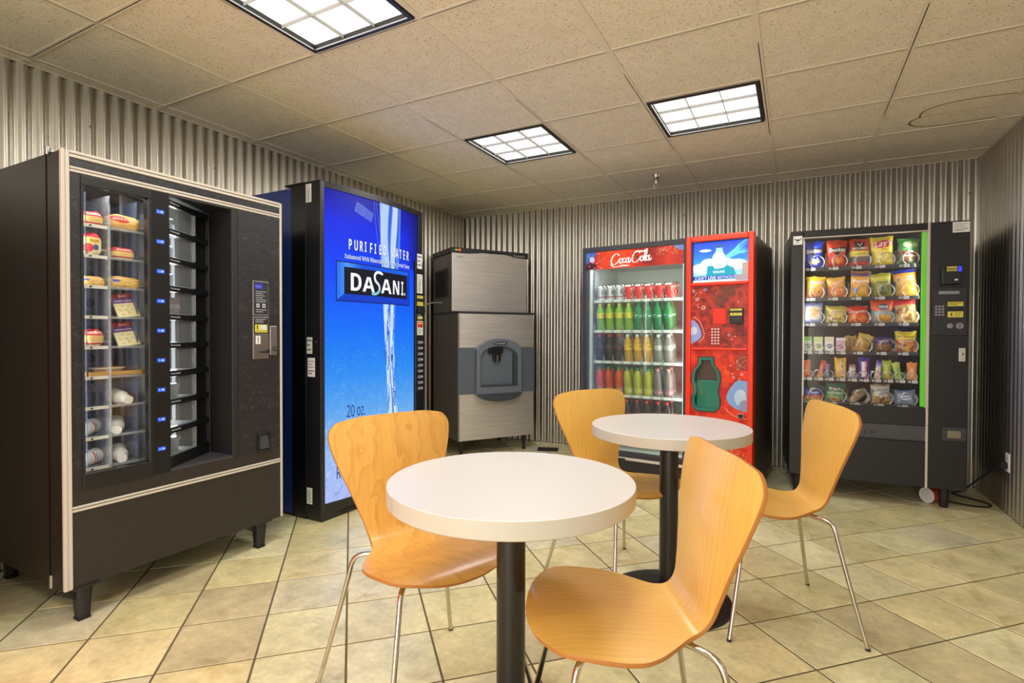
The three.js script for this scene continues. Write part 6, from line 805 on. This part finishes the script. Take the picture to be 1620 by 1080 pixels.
  const at = (o, u, y, z, rx = 0, ry = 0, rz = 0) => { o.position.set(...inFrame(F5, u, y, z)); o.rotation.set(rx, F5.turn + ry, rz, 'YXZ'); };
  const GR = ['snack bags on the top row', 'snack bags on the second row', 'snack bags on the third row', 'packets on the fourth row', 'bars on the fifth row', 'snacks on the lowest row'];
  // [print, label, width, height, depth, u, row, lean, turn, tilt, depth place]
  const list = [
    [0, 'blue tortilla chip bag, leftmost on the top row', 0.122, 0.195, 0.055, 0.15, 0], [1, 'red tortilla chip bag, second on the top row', 0.126, 0.195, 0.055, 0.288, 0, -3, 6, -2], [2, 'red and yellow jerky bag in the middle of the top row', 0.12, 0.195, 0.035, 0.428, 0], [3, 'bright yellow potato chip bag, fourth on the top row', 0.13, 0.2, 0.055, 0.56, 0, -2, -4, 2], [4, 'green and brown cacao bag, rightmost on the top row', 0.124, 0.18, 0.04, 0.7, 0, -4, 5, -3],
    [5, 'yellow corn chip bag, leftmost on the second row', 0.12, 0.158, 0.05, 0.163, 1, -4, 4, -2], [6, 'orange corn chip bag, second on the second row', 0.116, 0.148, 0.045, 0.297, 1, -5, -8, 5], [7, 'orange popped snack bag in the middle of the second row', 0.12, 0.185, 0.05, 0.428, 1, -3, 6, -4], [8, 'olive green chip bag, fourth on the second row', 0.12, 0.165, 0.05, 0.56, 1, -4, -6, 4], [9, 'orange bag with a blue top, rightmost on the second row', 0.13, 0.185, 0.055, 0.7, 1, -4, -8, 6],
    [10, 'white and blue pretzel bag, leftmost on the third row', 0.118, 0.15, 0.055, 0.152, 2, -6], [11, 'yellow mix bag with purple lettering, second on the third row', 0.13, 0.125, 0.055, 0.29, 2, -8, 0, -3], [12, 'red cheese snack bag in the middle of the third row', 0.128, 0.122, 0.05, 0.425, 2, -6, 4, 3], [13, 'orange and grey snack bag, fourth on the third row', 0.132, 0.16, 0.05, 0.562, 2, -4], [14, 'cream cookie bag with a red top, rightmost on the third row', 0.126, 0.172, 0.05, 0.697, 2, -4, -6, 4],
    [15, 'green topped gum packet, leftmost on the fourth row', 0.052, 0.105, 0.022, 0.117, 3], [16, 'pale green gum packet, second on the fourth row', 0.055, 0.105, 0.022, 0.183, 3], [17, 'white gum packet with a blue mark, third on the fourth row', 0.055, 0.105, 0.022, 0.25, 3], [18, 'lilac gum packet, fourth on the fourth row', 0.056, 0.1, 0.022, 0.319, 3],
    [19, 'gold cookie bag leaning over on the fourth row', 0.09, 0.13, 0.03, 0.432, 3, -4, 0, -20], [20, 'purple and brown raisin bag on the fourth row', 0.105, 0.105, 0.045, 0.572, 3, -5, 8, 0], [21, 'yellow and orange peanut bag, rightmost on the fourth row', 0.118, 0.142, 0.04, 0.697, 3, -3],
    [22, 'orange peanut butter candy packet, leftmost on the fifth row', 0.048, 0.125, 0.02, 0.113, 4], [23, 'red and yellow candy bar leaning on the fifth row', 0.034, 0.125, 0.018, 0.19, 4, -4, 0, -14], [24, 'grey and mauve candy bar, third on the fifth row', 0.034, 0.1, 0.018, 0.24, 4, -3, 0, 0], [25, 'yellow candy packet with dark lettering on the fifth row', 0.072, 0.142, 0.024, 0.319, 4], [26, 'short silver and red candy bar on the fifth row', 0.042, 0.1, 0.02, 0.386, 4, -3, 0, -4], [27, 'dark blue candy bar with a white panel on the fifth row', 0.066, 0.15, 0.022, 0.458, 4], [28, 'white and purple candy bar, seventh on the fifth row', 0.036, 0.128, 0.018, 0.532, 4, -3, 0, -8], [29, 'yellow green granola bar, eighth on the fifth row', 0.052, 0.13, 0.024, 0.59, 4], [30, 'light green granola bar, ninth on the fifth row', 0.046, 0.12, 0.024, 0.655, 4, -3, 0, 8], [31, 'orange granola bar, rightmost on the fifth row', 0.058, 0.12, 0.024, 0.73, 4, -3],
    [32, 'blue and red pastry bag, leftmost on the lowest row', 0.125, 0.085, 0.045, 0.155, 5, -8], [33, 'green fruit snack bag, second on the lowest row', 0.12, 0.128, 0.045, 0.29, 5, -4, 0, -3], [35, 'cream cookie bag with blue script on the lowest row', 0.112, 0.138, 0.045, 0.562, 5, -4, 0, 3], [36, 'silver blue mint bag, rightmost on the lowest row', 0.122, 0.098, 0.05, 0.697, 5, -6, 0, 2],
  ];
  for (const [pi, label, w, h, d, u, row, lean = -3, turn = 0, tilt = 0] of list) {
    const slimOne = row === 4 || pi >= 15 && pi <= 18, o = thing(row === 4 ? 'candy_bar' : pi >= 15 && pi <= 18 ? 'gum_packet' : 'snack_bag', label, row === 4 ? 'candy bar' : pi >= 15 && pi <= 18 ? 'gum' : 'snack bag', [0, 0, 0], 0, GR[row]);
    if (pi >= 15 && pi <= 18) { part('packet', fitUV(bx(-w / 2, w / 2, 0, h, -d / 2, d / 2, 0.003), -w / 2, w / 2, 0, h, cell(pi)), cardM, o); part('packet_flap', fitUV(bx(-w / 2 - 0.0005, w / 2 + 0.0005, h * 0.78, h + 0.001, d / 2, d / 2 + 0.001), -w / 2, w / 2, 0, h, cell(pi)), cardM, o); }
    else { part('bag', bag(w, h, d, cell(pi), pi * 1.7), foil, o); const c = cell(pi); for (const [y0, y1] of [[0, 0.007], [h - 0.007, h]]) part('crimped_seal', fitUV(bx(-w / 2 * 0.98, w / 2 * 0.98, y0, y1, -0.0011, 0.0011), -w / 2, w / 2, 0, h, c), foil, o); }
    at(o, u, rowY[row] - 0.003, slimOne ? -0.088 : -0.105, R(lean), R(turn), R(tilt));
  }
  { const o = thing('wrapped_roll', 'long brown pastry roll in clear wrap lying diagonally on the lowest row', 'pastry', [0, 0, 0], 0, GR[5]); part('roll', fitUV(clean(new THREE.CapsuleGeometry(0.026, 0.09, 8, 20)), -0.026, 0.026, -0.071, 0.071, cell(34)), std({ map: tex, roughness: 0.5 }), o); part('clear_wrap', new THREE.CapsuleGeometry(0.028, 0.1, 8, 20), M.clear, o); at(o, 0.43, rowY[5] + 0.045, -0.125, R(-20), R(10), R(-48)); }
  { const o = thing('snack_bag', 'small gold bag standing behind the leaning one on the fourth row', 'snack bag', [0, 0, 0], 0, GR[3]); part('bag', bag(0.075, 0.115, 0.025, cell(19), 3), foil, o); at(o, 0.402, rowY[3] - 0.003, -0.15, R(-5), 0, R(8)); }
}

// ---------------------------------------------------------------- small things round the machines
{
  const c = thing('power_cable', 'black power cable looping over the floor tiles beside the snack machine', 'cable');
  part('cord', tube([[1.165, 0.312, -4.395], [1.14, 0.29, -4.43], [1.09, 0.16, -4.62], [1.03, 0.03, -4.78], [0.99, 0.008, -4.82], [1.02, 0.006, -4.76], [1.1, 0.006, -4.68], [1.15, 0.006, -4.6], [1.13, 0.006, -4.54], [1.06, 0.006, -4.51], [0.95, 0.006, -4.54], [0.8, 0.006, -4.62]], 0.0055, 120, 8), M.rubber, c);
  part('plug', bx(1.145, 1.176, 0.295, 0.335, -4.415, -4.375, 0.006), M.rubber, c);
  const s = thing('wall_socket', 'small white wall socket low on the right corrugated wall', 'socket', [1.179, 0.33, -4.394], -PI / 2); part('plate', bx(-0.035, 0.035, -0.055, 0.06, -0.004, 0.003, 0.002), M.white, s); part('outlet', bx(-0.017, 0.017, 0.012, 0.045, 0.003, 0.005, 0.002), M.trimWhite, s);
  const p = thing('paper_tub', 'white round tub with a red rim lying on its side under the snack machine', 'tub', [0.79, 0.052, -4.47]); p.rotation.y = R(-48);
  part('tub_wall', place(new THREE.CylinderGeometry(0.052, 0.047, 0.09, 28, 1, true), 0, 0, -0.045, PI / 2), std({ color: 0xb83a34, roughness: 0.5 }), p); part('tub_lid', [cyl(0.0515, 0.0515, 0.004, 0, 0, 0, PI / 2, 0, 0, 28), place(new THREE.TorusGeometry(0.048, 0.0035, 8, 32), 0, 0, 0.002)], M.white, p); part('lid_print', place(new THREE.TorusGeometry(0.036, 0.0018, 6, 32), 0, 0, 0.0024), M.paper, p);
  const m = thing('drain_mat', 'small dark rubber mat on the floor beside the ice dispenser', 'mat', [-2.13, 0, -4.76], R(20)); part('mat', bx(-0.1, 0.1, 0, 0.008, -0.07, 0.07, 0.003), M.rubber, m);
  const w = thing('water_hose', 'pale grey hose hanging between the blue machine and the ice dispenser', 'hose'); part('hose', tube([[-3.0, 1.43, -4.21], [-2.99, 1.41, -4.0], [-3.02, 1.3, -3.75], [-3.1, 1.05, -3.5], [-3.15, 0.8, -3.42]], 0.007, 50, 8), std({ color: 0x9c958a, roughness: 0.5 }), w);
  const b = thing('hanging_cable', 'thin black cable curving down between the blue machine and the ice dispenser', 'cable'); part('cord', tube([[-3.2, 1.6, -4.05], [-3.2, 1.2, -4.06], [-3.19, 0.95, -4.05], [-3.16, 0.78, -3.95], [-3.12, 0.7, -3.75], [-3.1, 0.62, -3.5]], 0.006, 60, 8), M.rubber, b);
}

// ---------------------------------------------------------------- out of frame: a red lit machine to the left of the picture, whose glow tints the dark cabinet's corner and the floor
{
  const t = thing('red_vending_machine', 'red backlit drinks machine left of the black food machine, outside the photo', 'vending machine', [-2.35, 0, -0.1], R(110));
  part('cabinet', bx(-0.45, 0.45, 0.04, 1.83, -0.76, -0.03, 0.01), M.black, t); for (const x of [-0.44, 0.36]) part('door_stile', bx(x, x + 0.08, 0.04, 1.83, -0.03, 0.0, 0.004), M.black, t); for (const [a, b] of [[0.04, 0.2], [1.78, 1.83]]) part('door_rail', bx(-0.36, 0.36, a, b, -0.03, 0.0, 0.004), M.black, t);
  part('backlit_sign', bx(-0.36, 0.36, 0.2, 1.78, -0.03, -0.004), std({ color: 0x801008, emissive: lin(0.9, 0.05, 0.02), emissiveIntensity: 0.9, roughness: 0.3 }), t); for (const x of [-0.36, 0.36]) for (const z of [-0.12, -0.66]) part('leg', cyl(0.02, 0.02, 0.05, x, 0.025, z), M.black, t);
  rectLight(t, lin(1, 0.07, 0.04), 1.6, 0.7, 1.55, [0, 1.0, 0.004], [0, 1.0, 1]);
}
renderer.render(scene, camera);
